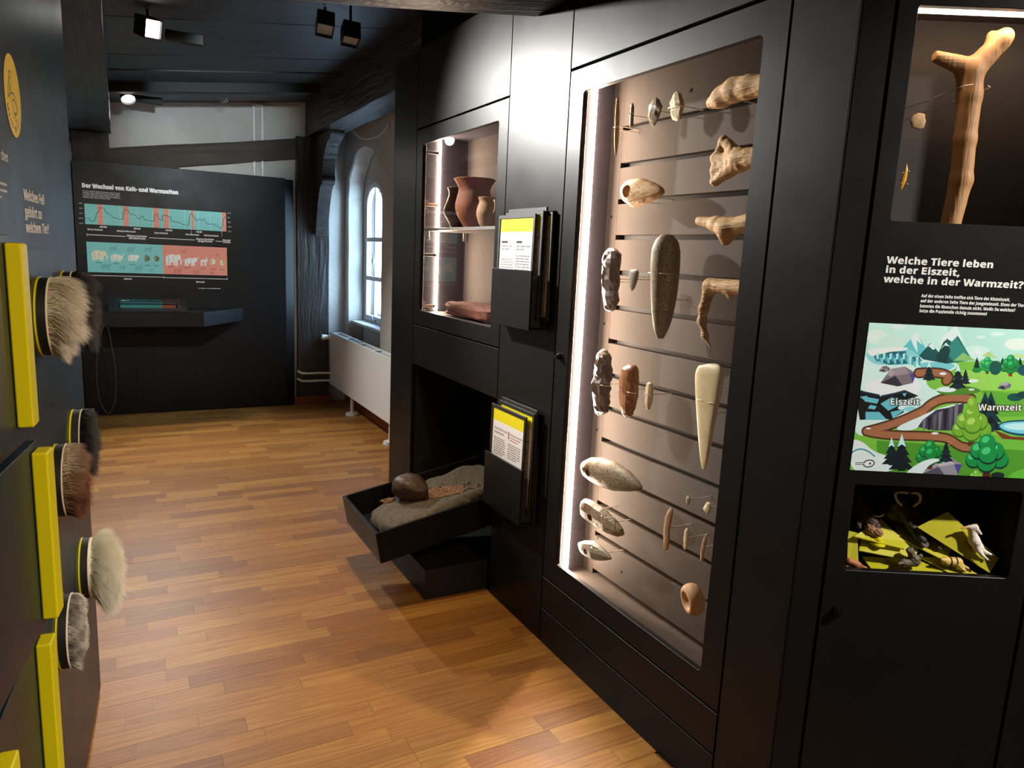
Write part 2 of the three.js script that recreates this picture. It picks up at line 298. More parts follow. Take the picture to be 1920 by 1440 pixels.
// window wall with an arched niche, the window set back in it
{
  const arch = (z0, z1, y0, ys, rise, n, wob) => { const o = [[z0, y0], [z1, y0]], c = (z0 + z1) / 2, r = (z1 - z0) / 2; for (let i = 0; i <= 8; i++) o.push([z1 + wob * n3(i * 1.7, 3, 1), lerp(y0 + 0.02, ys, i / 8)]); for (let i = 1; i < n; i++) { const t = Math.PI * i / n; o.push([c + r * Math.cos(t) + wob * n3(i * 0.9, 7, 2), ys + rise * Math.sin(t) + wob * n3(i * 0.9, 9, 5)]); } for (let i = 8; i >= 0; i--) o.push([z0 + wob * n3(i * 1.3, 12, 4), lerp(y0 + 0.02, ys, i / 8)]); return o; };
  const w = structGroup('wall_right');
  part('plaster_layer', facingLeft(plate(rect(-7.3, 0, -3.6, 3.3), [arch(-7.0, -5.97, 0.1, 1.98, 0.41, 16, 0.03)], 0.16, 0.012), 2.11), M.plaster, w);
  part('masonry', facingLeft(plate(rect(-7.45, 0, -3.6, 3.3), [arch(-6.965, -6.415, 0.83, 1.92, 0.2, 14, 0)], 0.14, 0), 2.25), M.plaster, w);
  part('wall_hatch', bx(1.944, 2.42, -5.87, 1.952, 2.56, -5.79, 0.002), M.plaster, w);
  const win = structGroup('window_1');
  const ring = (a, b, c, d, e, t) => plate(arch(a, b, c, d, e, 14, 0), [arch(a + t, b - t, c + t, d, e - t * 0.9, 14, 0).reverse()], 0.045, 0.003);
  const fr = part('window_frame', facingLeft(ring(-6.965, -6.415, 0.83, 1.92, 0.2, 0.05), 2.16), M.whiteWood, win);
  part('mullion', bx(2.12, 0.87, -6.70, 2.155, 2.1, -6.68, 0.003), M.whiteWood, win);
  for (const y of [1.235, 1.6]) part('transom', bx(2.118, y - 0.02, -6.92, 2.155, y + 0.02, -6.46, 0.003), M.whiteWood, win);
  for (const [a, b] of [[0.88, 1.215], [1.255, 1.58], [1.62, 2.07]]) for (const [c, d] of [[-6.915, -6.70], [-6.68, -6.465]]) part('pane', bx(2.136, a, c, 2.139, b, d), M.glass, win);
  part('outer_frame', facingLeft(ring(-6.965, -6.415, 0.83, 1.92, 0.2, 0.07), 2.245), M.whiteWood, win);
  part('handle', [rod([2.11, 1.33, -6.69], [2.11, 1.47, -6.69], 0.006), bx(2.1, 1.38, -6.705, 2.125, 1.42, -6.675, 0.003)], M.steel, win);
  part('window_sill', bx(1.985, 0.79, -6.995, 2.12, 0.815, -6.0, 0.006), M.whiteWood, win);
  part('latch', tube([[2.112, 0.86, -6.66], [2.09, 0.88, -6.64], [2.1, 0.84, -6.6], [2.112, 0.85, -6.58]], 0.004, 14, 6), M.chrome, win);
}
struct('baseboard_right', [bx(1.93, 0, -7.0, 1.952, 0.085, -4.1, 0.004)], M.skirting);
struct('baseboard_back', [bx(1.44, 0, -7.02, 1.8, 0.075, -6.985, 0.004)], M.skirting);
// black timbers of the old house
{
  const t = timber(-1.62, 0, -2.52, 0.0, 0.44, -2.2, 0.006, 0.05); t.translate(0, 0, 0);
  const b = single('cross_beam', t, M.timber, 'black cross beam under the ceiling right above the tall showcase', 'beam'); b.position.set(1.408, 2.386, 0); b.rotation.z = SLOPE;
}
single('ceiling_beam', timber(-0.55, 2.35, -7.075, -0.014, 2.63, -2.62, 0.01), M.timber, 'dark longitudinal ceiling beam above the left fur wall', 'beam');
single('timber_post', timber(-0.285, 0.0, -7.062, -0.03, 2.335, -6.99, 0.006), M.timberGrey, 'weathered grain timber post under the left ceiling beam', 'post');
single('timber_post', timber(1.475, 0, -7.062, 1.77, 2.495, -6.99, 0.008), M.timber, 'rough black timber post between the chart panel and the radiator', 'post');
single('wall_plate_beam', timber(1.57, 2.5, -7.07, 1.80, 2.86, -4.12, 0.012), M.timber, 'heavy black beam running along the window wall under the ceiling', 'beam');
{
  const g = timber(0, 0, 0, 1.62, 0.175, 0.06, 0.01); const m = single('wall_rail', g, M.timberGrey, 'old sloping timber rail across the white end wall', 'beam'); m.position.set(-0.03, 2.05, -7.095); m.rotation.z = R(9.3);
  part('plank', (() => { const q = timber(0, 0, 0, 0.5, 0.06, 0.02, 0.004); q.rotateZ(R(-6)); q.translate(0.03, 0.035, 0.06); return q; })(), M.timberGrey, m);
}
{ // carved knee brace between post and beam: an ogee outline in (z, y)
  const s = new THREE.Shape(); s.moveTo(-6.975, 1.62); s.lineTo(-6.945, 1.62); s.lineTo(-6.945, 1.66);
  s.bezierCurveTo(-6.90, 1.82, -6.86, 1.98, -6.76, 2.06); s.lineTo(-6.70, 2.075); s.bezierCurveTo(-6.68, 2.10, -6.68, 2.12, -6.70, 2.14);
  s.bezierCurveTo(-6.70, 2.27, -6.62, 2.35, -6.54, 2.41); s.bezierCurveTo(-6.46, 2.43, -6.40, 2.45, -6.38, 2.495); s.lineTo(-6.975, 2.495);
  const g = new THREE.ExtrudeGeometry(s, { depth: 0.11, bevelEnabled: true, bevelSize: 0.006, bevelThickness: 0.006, bevelSegments: 1, curveSegments: 10 });
  single('knee_brace', facingLeft(g, 1.745), M.timber, 'carved ogee knee brace between black post and beam beside the window', 'bracket');
}
{ // heating
  const r = thing('radiator', 'flat white panel radiator under the arched window', 'radiator', [0, 0, 0]);
  part('front_panel', bx(1.78, 0.185, -7.0, 1.795, 0.70, -4.6, 0.006), M.white, r);
  part('rear_panel', bx(1.865, 0.185, -6.98, 1.88, 0.70, -4.6, 0.005), M.white, r);
  part('convector', bx(1.797, 0.2, -6.95, 1.863, 0.66, -4.62), M.white, r);
  for (let i = 0; i < 6; i++) part('top_bridge', bx(1.795, 0.685, -6.97 + i * 0.42, 1.865, 0.695, -6.93 + i * 0.42, 0.002), M.white, r);
  part('grille', bx(1.80, 0.672, -6.96, 1.862, 0.68, -4.62), std({ color: hex('#b8bcc0'), roughness: 0.5 }), r);
  for (const z of [-6.38, -5.3]) part('foot', [rod([1.83, 0.012, z], [1.83, 0.2, z], 0.016, 0.016, 14), new THREE.CylinderGeometry(0.055, 0.06, 0.022, 24).translate(1.83, 0.011, z)], M.white, r);
  part('valve', [rod([1.735, 0.655, -6.95], [1.779, 0.655, -6.95], 0.02, 0.02, 14), rod([1.69, 0.655, -6.95], [1.74, 0.655, -6.95], 0.026, 0.024, 18)], M.white, r);
  for (const y of [0.305, 0.23]) { const p = single('heating_pipe', tube([[1.47, y + 0.02, -6.99], [1.5, y + 0.004, -6.965], [1.54, y, -6.955], [1.66, y, -6.955], [1.79, y - 0.003, -6.955]], 0.011, 30, 10), M.white, y > 0.3 ? 'upper white heating pipe leading to the radiator past the black post' : 'lower white heating pipe leading to the radiator past the black post', 'pipe'); }
  const vp = (x, label, y1) => { const p = thing('riser_pipe', label, 'pipe'); part('pipe', rod([x, 1.9, -7.055], [x + 0.005, y1, -7.055], 0.013, 0.013, 12), M.white, p); part('sleeve', rod([x, 2.19, -7.055], [x, 2.22, -7.055], 0.018, 0.018, 12), M.white, p); return p; };
  const a = vp(1.11, 'left white riser pipe on the end wall', 2.715); part('elbow', tube([[1.115, 2.715, -7.055], [1.118, 2.727, -7.055], [1.135, 2.73, -7.055], [1.175, 2.73, -7.055]], 0.013, 12, 10), M.white, a);
  vp(1.182, 'right white riser pipe on the end wall', 2.735);
  single('cable', tube([[1.80, 2.495, -6.3], [1.86, 2.43, -6.25], [1.94, 2.44, -6.0], [1.945, 2.5, -5.8]], 0.005, 20, 6), M.white, 'thin white cable hanging below the beam at the window', 'cable');
  const hk = thing('wire_clip', 'small bright wire clips hanging from the dark ceiling', 'clip', [0.80, 2.70, -6.5]);
  for (const [x, w] of [[-0.012, 0.03], [0.012, 0.022]]) part('wire', tube([[x - w, 0.03, 0], [x - w * 0.9, -0.06, 0], [x, -0.085, 0.005], [x + w * 0.9, -0.06, 0.01], [x + w, 0.03, 0.01]], 0.0022, 20, 5), M.steel, hk);
  const bt = single('ceiling_batten', timber(0, -0.075, -0.05, 1.52, 0, 0.05, 0.003), M.black, 'dark flat batten across the ceiling before the end wall', 'batten'); bt.position.set(-0.02, 2.605, -6.22); bt.rotation.z = SLOPE;
}

// ================================================================== the exhibition wall on the right (front at x = 1.413)
const FX = 1.413, T = 0.02;
const panelZ = (z0, z1, y0, y1, holes = [], t = T) => facingLeft(plate(rect(z0, y0, z1, y1), holes, t), FX + t);
{
  const e = thing('end_panel', 'plain narrow dark panel at the far end of the exhibition wall', 'panel', [0, 0, 0]);
  part('front', panelZ(-4.112, -3.7535, 0, 2.53), M.panel, e); part('return', bx(1.434, 0, -4.112, 1.94, 2.49, -4.092), M.panel, e);
}
single('wall_panel', panelZ(-2.7095, -2.2635, 0, 2.53), M.panel, 'tall dark panel carrying the two leaflet holders', 'panel');
single('wall_panel', panelZ(-1.2985, -1.114, 0, 2.53), M.panel, 'narrow dark corner panel right of the tall showcase', 'panel');
// light strip: a glowing diffuser in a profile, and its light
function lightStrip(parent, a, b, across, width, dir, nits, glow) {
  const A = new THREE.Vector3(...a), B = new THREE.Vector3(...b), L = A.distanceTo(B), mid = A.clone().add(B).multiplyScalar(0.5), D = new THREE.Vector3(...dir).normalize(), up = B.clone().sub(A).normalize();
  const X = new THREE.Vector3().crossVectors(up, D).normalize(), m = new THREE.Matrix4().makeBasis(X, up, D);
  const body = new RoundedBoxGeometry(width, L, 0.02, 2, 0.006); body.applyMatrix4(m); body.translate(...mid.toArray());
  const e = std({ color: 0xffffff, emissive: STRIP, emissiveIntensity: glow, roughness: 0.5 });
  const s = part('led_strip', body, e, parent);
  const l = new THREE.RectAreaLight(STRIP, nits, width, L * 0.99); l.position.copy(mid).addScaledVector(D, 0.0125); l.up.copy(up); l.lookAt(mid.clone().addScaledVector(D, 1)); l.name = 'strip_light'; l.castShadow = true; parent.add(l);
  return s;
}
// small showcase with pots
const small = thing('wall_showcase', 'small two-shelf wall showcase with clay pots and a niche below', 'showcase');
{
  const z0 = -3.7475, z1 = -2.7145;
  part('fascia_panel', panelZ(z0, z1, 2.139, 2.53), M.panel, small);
  const d = part('door', panelZ(z0, z1, 1.1165, 2.131, [roundRect(-3.662, 1.194, -2.798, 2.054, 0.012).reverse()]), M.panel, small);
  part('glass_pane', bx(1.424, 1.19, -3.67, 1.428, 2.058, -2.79), M.glass, d);
  part('drawer_front', panelZ(z0, z1, 0.893, 1.1095), M.panel, small);
  part('case_back', bx(1.70, 1.12, -3.74, 1.715, 2.12, -2.73), M.caseBoardLight, small);
  part('case_side', bx(1.434, 1.12, -3.74, 1.70, 2.12, -3.725), M.caseSide, small); part('case_side', bx(1.434, 1.12, -2.735, 1.70, 2.12, -2.72), M.caseSide, small);
  part('case_top', bx(1.434, 2.105, -3.725, 1.70, 2.12, -2.735), M.caseSide, small); part('case_floor', bx(1.434, 1.15, -3.725, 1.70, 1.185, -2.735), M.caseBoardLight, small);
  part('shelf', bx(1.45, 1.615, -3.702, 1.698, 1.629, -2.738, 0.002), std({ color: hex('#8d8780'), map: mottleT, roughness: 0.35 }), small);
  for (const [x, z] of [[1.47, -3.70], [1.68, -3.70], [1.68, -2.76], [1.47, -2.76]]) part('shelf_support', [rod([x, 1.585, z], [x, 1.615, z], 0.007, 0.007, 10), bx(x - 0.008, 1.57, z - 0.008, x + 0.008, 1.59, z + 0.008, 0.003)], M.steel, small);
  for (const y of [2.023, 1.753, 1.489, 1.212]) part('hinge', [bx(1.436, y - 0.028, -3.725, 1.455, y + 0.028, -3.716, 0.003), bx(1.44, y - 0.008, -3.715, 1.53, y + 0.01, -3.708, 0.003), rod([1.462, y - 0.02, -3.716], [1.462, y - 0.02, -3.708], 0.007, 0.007, 10), rod([1.462, y + 0.02, -3.716], [1.462, y + 0.02, -3.708], 0.007, 0.007, 10)], M.steel, small);
  lightStrip(small, [1.53, 1.188, -3.714], [1.53, 2.102, -3.714], null, 0.014, [0, 0, 1], 380, 34);
  // dark niche around the tray
  part('niche_back', bx(1.86, 0, z0, 1.875, 0.89, z1), M.black, small); part('niche_side', bx(1.434, 0, z0, 1.86, 0.89, z0 + 0.015), M.black, small); part('niche_side', bx(1.434, 0, z1 - 0.005, 1.86, 0.89, z1 + 0.004), M.black, small);
  part('niche_top', bx(1.434, 0.893, z0, 1.86, 0.91, z1), M.black, small);
}
// tall showcase
const tall = thing('tall_showcase', 'tall glazed showcase with stone tools on slotted boards', 'showcase');
const BACK = 1.592;
{
  const z0 = -2.258, z1 = -1.3045;
  part('fascia_panel', panelZ(z0, z1, 2.152, 2.53), M.panel, tall);
  const d = part('door', panelZ(z0, z1, 0.2765, 2.1425, [roundRect(-2.172, 0.358, -1.383, 2.064, 0.012).reverse()]), M.panel, tall);
  part('glass_pane', bx(1.4195, 0.354, -2.176, 1.4235, 2.068, -1.379), M.glass, d);
  part('lock', [rod([1.398, 1.148, -2.222], [1.414, 1.148, -2.222], 0.011, 0.013, 16), rod([1.392, 1.148, -2.222], [1.399, 1.148, -2.222], 0.007, 0.007, 12)], M.blackGloss, d);
  part('base_drawer', panelZ(z0, z1, 0.1465, 0.2705), M.panel, tall); part('plinth_panel', panelZ(z0, z1, 0, 0.1405), M.panel, tall);
  part('case_side', bx(1.434, 0.27, -2.256, BACK + 0.036, 2.18, -2.243), M.caseSide, tall); part('case_side', bx(1.434, 0.27, -1.322, BACK + 0.036, 2.18, -1.306), M.caseSide, tall);
  part('case_top', bx(1.434, 2.165, -2.243, BACK + 0.036, 2.18, -1.322), M.caseSide, tall); part('case_floor', bx(1.434, 0.274, -2.243, BACK + 0.036, 0.288, -1.322), M.caseBoard, tall);
  part('backing', bx(BACK + 0.03, 0.28, -2.243, BACK + 0.036, 2.165, -1.322), M.black, tall);
  part('margin_board', bx(BACK, 0.288, -2.243, BACK + 0.0298, 2.165, -2.178), M.caseBoard, tall);
  const slots = []; for (let i = 0; i < 13; i++) slots.push(1.964 - i * 0.1258);
  let top = 2.165; for (const s of [...slots, 0.30]) { const b = s + 0.0086; part('slat_board', bx(BACK, b, -2.178, BACK + 0.0298, top, -1.322, 0.0012), M.caseBoard, tall); top = s - 0.0086; }
  for (const [y, z] of [[2.035, -2.14], [2.035, -1.84], [2.035, -1.5], [1.66, -2.21], [1.27, -2.21], [0.86, -2.21], [0.37, -2.0], [0.37, -1.52], [0.44, -2.16]]) part('screw', rod([BACK - 0.002, y, z], [BACK + 0.004, y, z], 0.005, 0.005, 10), M.chrome, tall);
  lightStrip(tall, [1.502, 0.292, -2.232], [1.502, 2.12, -2.232], null, 0.014, [0, 0, 1], 740, 34);
  part('leak_blocker', bx(1.434, 2.085, -2.243, 1.446, 2.164, -1.322), M.black, tall);  // unseen strip added to block LED light leaking above the door
}

// ================================================================== stone, bone and antler in the tall showcase
const S = {
  bone: std({ color: hex('#c9a06a'), map: speckT([0.86, 0.8, 0.7], [1, 0.97, 0.9], [0.7, 0.55, 0.4]), bumpMap: stoneB, bumpScale: 0.0006, roughness: 0.6 }),
  antler: std({ color: hex('#dcc298'), map: tex(256, 256, (u, v) => { const f = pf(u, v, 4, 34, 4), s = pf(u + 0.3, v, 8, 60, 2); let c = mixc([0.72, 0.6, 0.45], [1, 0.95, 0.86], f); if (s > 0.62) c = mixc(c, [0.55, 0.42, 0.3], clamp((s - 0.62) * 3)); return c; }, true, 6, 6), bumpMap: tex(256, 256, (u, v) => pf(u, v, 5, 44, 4), false, 6, 6), bumpScale: 0.0022, roughness: 0.66 }),
  flint: std({ color: hex('#a59a88'), map: speckT([0.6, 0.58, 0.55], [1, 0.98, 0.92], [1, 0.9, 0.75], 30, 0.6), roughness: 0.38 }),
  dark: std({ color: hex('#6e5d56'), map: speckT([0.6, 0.57, 0.55], [1, 0.95, 0.92], [1, 0.98, 0.95], 50, 0.64), roughness: 0.4 }),
  amber: phy({ color: hex('#a87745'), map: speckT([0.62, 0.5, 0.4], [1, 0.95, 0.85], [1, 0.9, 0.7], 20, 0.62), roughness: 0.3, clearcoat: 0.4, clearcoatRoughness: 0.3 }),
  stone: std({ color: hex('#a4967e'), map: speckT([0.72, 0.7, 0.66], [1, 0.98, 0.93], [0.42, 0.36, 0.3], 44, 0.56), bumpMap: stoneB, bumpScale: 0.0009, roughness: 0.62 }),
  granite: std({ color: hex('#8f8168'), map: speckT([0.66, 0.62, 0.56], [1, 0.97, 0.9], [0.3, 0.26, 0.22], 36, 0.57), bumpMap: stoneB, bumpScale: 0.0016, roughness: 0.6 }),
  grey: std({ color: hex('#8d867a'), map: speckT([0.75, 0.75, 0.74], [1, 0.99, 0.96], [0.6, 0.56, 0.5], 70, 0.66), roughness: 0.5 }),
  cream: std({ color: hex('#d9c9a4'), map: speckT([0.86, 0.83, 0.76], [1, 0.99, 0.95], [0.9, 0.82, 0.66], 30, 0.7), roughness: 0.5 }),
  tan: std({ color: hex('#c9a67a'), map: speckT([0.84, 0.8, 0.74], [1, 0.98, 0.95], [0.75, 0.6, 0.48], 80, 0.64), bumpMap: stoneB, bumpScale: 0.001, roughness: 0.7 }),
  blade: std({ color: hex('#b09678'), map: speckT([0.62, 0.56, 0.5], [1, 0.97, 0.92], [1, 0.95, 0.85], 30, 0.62), roughness: 0.35 }),
};
const toWall = (g) => g.rotateY(-Math.PI / 2);   // (u, v, w) of an outline -> z, y, -x
const csg = new Evaluator(); csg.attributes = ['position', 'normal', 'uv']; csg.useGroups = false;
function drill(g, c, r, tilt = 0, dir = [0, 0, 1]) {   // bore a hole through an outline solid, slightly waisted
  const a = new Brush(g.index ? g : mergeVertices(g)), h = new THREE.CylinderGeometry(r, r, 0.4, 24); h.rotateX(Math.PI / 2); h.rotateY(tilt); h.translate(c[0], c[1], 0);
  const b = new Brush(h); a.updateMatrixWorld(); b.updateMatrixWorld(); return csg.evaluate(a, b, SUBTRACTION).geometry;
}
function mounts(t, pts, w) {   // thin metal pins from the board to the piece, with a hook round it; pts in (u, v) about the piece
  for (const [u, v, h] of pts) {
    part('mount_pin', rod([BACK + 0.004 - t.position.x, v, u], [h ?? w ?? 0, v + 0.001, u], 0.0018, 0.0018, 6), M.pin, t);
  }
}
function hook(t, u, v, hw, d) { part('mount_wire', tube([[0.002, v, u - hw - 0.002], [-d, v + 0.001, u - hw * 0.85], [-d - 0.004, v + 0.0015, u - hw * 0.3]], 0.0012, 8, 5), M.pin, t); part('mount_wire', tube([[0.002, v, u + hw + 0.002], [-d, v + 0.001, u + hw * 0.85], [-d - 0.004, v + 0.0015, u + hw * 0.3]], 0.0012, 8, 5), M.pin, t); }
function piece(name, label, category, outline, o, mat, extra = {}) {
  const u = outline.reduce((s, p) => s + p[0], 0) / outline.length, v = outline.reduce((s, p) => s + p[1], 0) / outline.length;
  const t = thing(name, label, category, [o.x ?? 1.5, v, u], 0, extra.group);
  let g = lithic(outline.map(([a, b]) => [a - u, b - v]), o);
  if (extra.hole) g = drill(g, [extra.hole[0] - u, extra.hole[1] - v], extra.hole[2], extra.tilt ?? 0);
  part(extra.body ?? 'body', toWall(g), mat, t);
  mounts(t, (extra.pins ?? [[0, 0]]), 0);
  if (extra.hook) hook(t, ...extra.hook);
  return t;
}
piece('bone_point', 'long slender bone point at the top left of the tall showcase', 'bone tool', [[-2.097, 2.05], [-2.088, 2.036], [-2.081, 1.993], [-2.077, 1.945], [-2.074, 1.908], [-2.077, 1.872], [-2.082, 1.848], [-2.089, 1.873], [-2.095, 1.911], [-2.097, 1.948], [-2.1, 1.996], [-2.101, 2.033]], { k: 0.8, narrow: 0.8, rough: 0.05 }, S.bone, { pins: [[0, 0], [0.0, -0.012]], hook: [0, -0.005, 0.01, 0.006] });
piece('bone_point', 'short brown bone point beside the long slender one', 'bone tool', [[-2.008, 2.014], [-2.001, 2.002], [-2.0, 1.971], [-1.998, 1.94], [-2.006, 1.933], [-2.019, 1.941], [-2.018, 1.963], [-2.018, 1.989], [-2.014, 2.006]], { k: 0.7, narrow: 0.85, rough: 0.12 }, S.blade, { hook: [0, 0.005, 0.008, 0.005] });
piece('flint_hand_axe', 'grey knapped flint hand axe, left of the two in the top row', 'flint tool', [[-1.892, 2.013], [-1.875, 2.004], [-1.855, 1.98], [-1.858, 1.961], [-1.871, 1.943], [-1.889, 1.924], [-1.91, 1.933], [-1.924, 1.951], [-1.925, 1.973], [-1.918, 1.997]], { k: 0.42, narrow: 0.9, n: 11, m: 9, rough: 0.55, freq: 34, facet: 22 }, S.flint, { pins: [[0.012, 0]] });
piece('flint_hand_axe', 'pale knapped flint hand axe, right of the two in the top row', 'flint tool', [[-1.789, 2.013], [-1.772, 2.004], [-1.763, 1.987], [-1.754, 1.964], [-1.761, 1.947], [-1.763, 1.929], [-1.778, 1.924], [-1.801, 1.931], [-1.811, 1.942], [-1.812, 1.961], [-1.822, 1.979], [-1.813, 1.997], [-1.807, 2.01]], { k: 0.42, narrow: 0.9, n: 12, m: 9, rough: 0.55, freq: 38, facet: 22 }, S.cream, { pins: [[0.012, 0.0]], hook: [0, -0.004, 0.03, 0.012] });
piece('perforated_axe', 'pale antler axe with a large shaft hole in the third row', 'antler tool', [[-2.035, 1.73], [-2.025, 1.756], [-1.991, 1.77], [-1.931, 1.77], [-1.872, 1.754], [-1.83, 1.736], [-1.814, 1.723], [-1.823, 1.711], [-1.857, 1.698], [-1.904, 1.687], [-1.963, 1.678], [-2.009, 1.697]], { k: 0.72, rough: 0.12, freq: 22, n: 34, m: 22 }, S.antler, { hole: [-1.985, 1.728, 0.02], tilt: 0.5, pins: [[-0.03, -0.03], [0.04, -0.02]], hook: [0.0, -0.035, 0.02, 0.025] });
piece('flint_axe', 'dark grooved flint axe left of the small grey blade', 'flint tool', [[-2.087, 1.547], [-2.048, 1.545], [-2.022, 1.533], [-2.009, 1.499], [-2.018, 1.464], [-2.016, 1.414], [-2.009, 1.369], [-2.024, 1.337], [-2.048, 1.326], [-2.08, 1.33], [-2.097, 1.362], [-2.111, 1.419], [-2.117, 1.496], [-2.112, 1.527]], { k: 0.5, narrow: 0.84, n: 18, m: 12, rough: 0.4, freq: 26, facet: 26 }, S.dark, { pins: [[0, -0.01], [0.01, 0.0]] });
piece('stone_chisel', 'small smooth grey stone blade between dark flint and large axe', 'stone tool', [[-1.957, 1.477], [-1.918, 1.478], [-1.909, 1.468], [-1.914, 1.444], [-1.926, 1.416], [-1.941, 1.404], [-1.955, 1.42], [-1.962, 1.451]], { k: 0.4, narrow: 0.9 }, S.grey);
piece('stone_axe', 'largest speckled stone axe standing in the middle of the showcase', 'stone tool', [[-1.795, 1.593], [-1.763, 1.589], [-1.737, 1.569], [-1.726, 1.538], [-1.722, 1.476], [-1.722, 1.422], [-1.728, 1.367], [-1.742, 1.31], [-1.765, 1.266], [-1.786, 1.266], [-1.8, 1.29], [-1.816, 1.341], [-1.83, 1.415], [-1.842, 1.494], [-1.843, 1.545], [-1.832, 1.573], [-1.812, 1.589]], { k: 0.8, narrow: 0.72, n: 40, m: 28, rough: 0.03 }, S.stone, { pins: [[0, 0.02], [0, -0.06]], hook: [-0.002, 0.02, 0.043, 0.036] });
piece('flint_dagger', 'dark serrated flint axe, lower left beside the amber one', 'flint tool', [[-2.082, 1.195], [-2.059, 1.193], [-2.035, 1.176], [-2.025, 1.13], [-2.022, 1.062], [-2.024, 1.003], [-2.029, 0.97], [-2.068, 0.952], [-2.095, 0.953], [-2.116, 1.006], [-2.127, 1.076], [-2.125, 1.13], [-2.111, 1.17]], { k: 0.5, narrow: 0.84, n: 22, m: 12, rough: 0.6, freq: 44, facet: 20 }, S.dark, { pins: [[0.01, -0.01]], hook: [0, -0.01, 0.044, 0.02] });
piece('flint_axe', 'polished amber brown flint axe between dark and small white flint', 'flint tool', [[-1.928, 1.162], [-1.888, 1.164], [-1.872, 1.149], [-1.869, 1.105], [-1.866, 1.055], [-1.877, 1.013], [-1.89, 0.987], [-1.922, 0.977], [-1.945, 0.993], [-1.962, 1.031], [-1.972, 1.076], [-1.968, 1.118], [-1.959, 1.146]], { k: 0.5, narrow: 0.84, n: 24, m: 16, rough: 0.22, freq: 24, facet: 40 }, S.amber, { hook: [0, -0.004, 0.044, 0.018] });
piece('flint_chisel', 'small white flint chisel right of the amber axe', 'flint tool', [[-1.813, 1.121], [-1.796, 1.118], [-1.79, 1.09], [-1.79, 1.056], [-1.801, 1.03], [-1.817, 1.03], [-1.827, 1.053], [-1.83, 1.092], [-1.826, 1.115]], { k: 0.5, narrow: 0.84, n: 18, m: 10, rough: 0.2, facet: 30 }, S.cream, { hook: [0, 0.0, 0.017, 0.007] });
piece('flat_axe', 'long flat cream stone axe tapering downward at the right', 'stone tool', [[-1.603, 1.192], [-1.593, 1.209], [-1.554, 1.221], [-1.519, 1.225], [-1.5, 1.219], [-1.491, 1.206], [-1.491, 1.172], [-1.496, 1.123], [-1.5, 1.107], [-1.509, 1.031], [-1.518, 0.947], [-1.529, 0.906], [-1.541, 0.905], [-1.555, 0.949], [-1.572, 1.016], [-1.586, 1.078], [-1.593, 1.109], [-1.604, 1.174]], { k: 0.24, narrow: 0.96, n: 36, m: 20, power: 3 }, S.cream, { pins: [[0.03, -0.02], [0, 0.05]], hook: [-0.002, 0.01, 0.042, 0.01] });
piece('hammer_axe', 'large speckled stone hammer axe with a shaft hole, lower left', 'stone tool', [[-2.169, 0.733], [-2.156, 0.759], [-2.108, 0.787], [-2.049, 0.803], [-1.968, 0.811], [-1.889, 0.799], [-1.834, 0.781], [-1.806, 0.766], [-1.815, 0.752], [-1.87, 0.731], [-1.955, 0.706], [-2.013, 0.699], [-2.085, 0.698], [-2.137, 0.705]], { k: 0.62, rough: 0.06, n: 40, m: 26 }, S.granite, { hole: [-2.1, 0.737, 0.013], tilt: 0.5, pins: [[-0.06, -0.04], [0.04, -0.045]] });
piece('battle_axe', 'faceted flint coloured battle axe under the hammer axe', 'stone tool', [[-2.145, 0.612], [-2.121, 0.627], [-2.077, 0.63], [-2.004, 0.622], [-1.944, 0.607], [-1.896, 0.588], [-1.881, 0.571], [-1.914, 0.551], [-1.959, 0.54], [-2.018, 0.54], [-2.08, 0.54], [-2.125, 0.543], [-2.148, 0.573]], { k: 0.6, n: 12, m: 8, rough: 0.2, facet: 18 }, S.granite, { hole: [-2.071, 0.575, 0.013], tilt: 0.45, pins: [[0.05, 0], [-0.04, 0.02]], hook: [0.06, 0.03, 0.02, 0.03] });
piece('battle_axe', 'smallest faceted battle axe at the bottom left of the showcase', 'stone tool', [[-2.156, 0.437], [-2.109, 0.464], [-2.048, 0.484], [-1.993, 0.476], [-1.95, 0.464], [-1.941, 0.456], [-1.993, 0.429], [-2.052, 0.407], [-2.109, 0.403], [-2.143, 0.416]], { k: 0.6, n: 10, m: 8, rough: 0.12, facet: 18 }, S.grey, { hole: [-2.09, 0.432, 0.011], tilt: 0.45, pins: [[0.05, 0.01]], hook: [0.03, 0.025, 0.02, 0.024] });
piece('flint_chip', 'tiny pale flint chip, left of the pair at the right', 'flint tool', [[-1.591, 0.808], [-1.577, 0.805], [-1.577, 0.792], [-1.585, 0.775], [-1.595, 0.783], [-1.597, 0.8]], { k: 0.5, n: 8, m: 8, rough: 0.5, facet: 20 }, S.flint, { pins: [[0.002, 0]] });
piece('flint_chip', 'tiny pale flint chip, right of the pair at the right', 'flint tool', [[-1.507, 0.815], [-1.493, 0.815], [-1.489, 0.797], [-1.496, 0.778], [-1.513, 0.783], [-1.522, 0.792], [-1.514, 0.803]], { k: 0.45, n: 8, m: 8, rough: 0.5, facet: 20 }, S.cream, { pins: [[0.004, 0]] });
piece('flint_knife', 'longest brown flint blade of three in the lower rows', 'flint tool', [[-1.659, 0.747], [-1.646, 0.74], [-1.648, 0.711], [-1.655, 0.677], [-1.65, 0.64], [-1.655, 0.605], [-1.673, 0.595], [-1.682, 0.615], [-1.689, 0.664], [-1.687, 0.707], [-1.671, 0.735]], { k: 0.35, narrow: 0.9, n: 14, m: 8, rough: 0.3, facet: 22 }, S.blade, { pins: [[0.005, 0]] });
piece('flint_knife', 'pale speckled flint blade in the middle of three', 'flint tool', [[-1.583, 0.706], [-1.572, 0.704], [-1.571, 0.676], [-1.571, 0.651], [-1.578, 0.633], [-1.589, 0.638], [-1.593, 0.668], [-1.591, 0.694]], { k: 0.45, narrow: 0.9, n: 12, m: 8, rough: 0.5, freq: 60, facet: 20 }, S.cream);
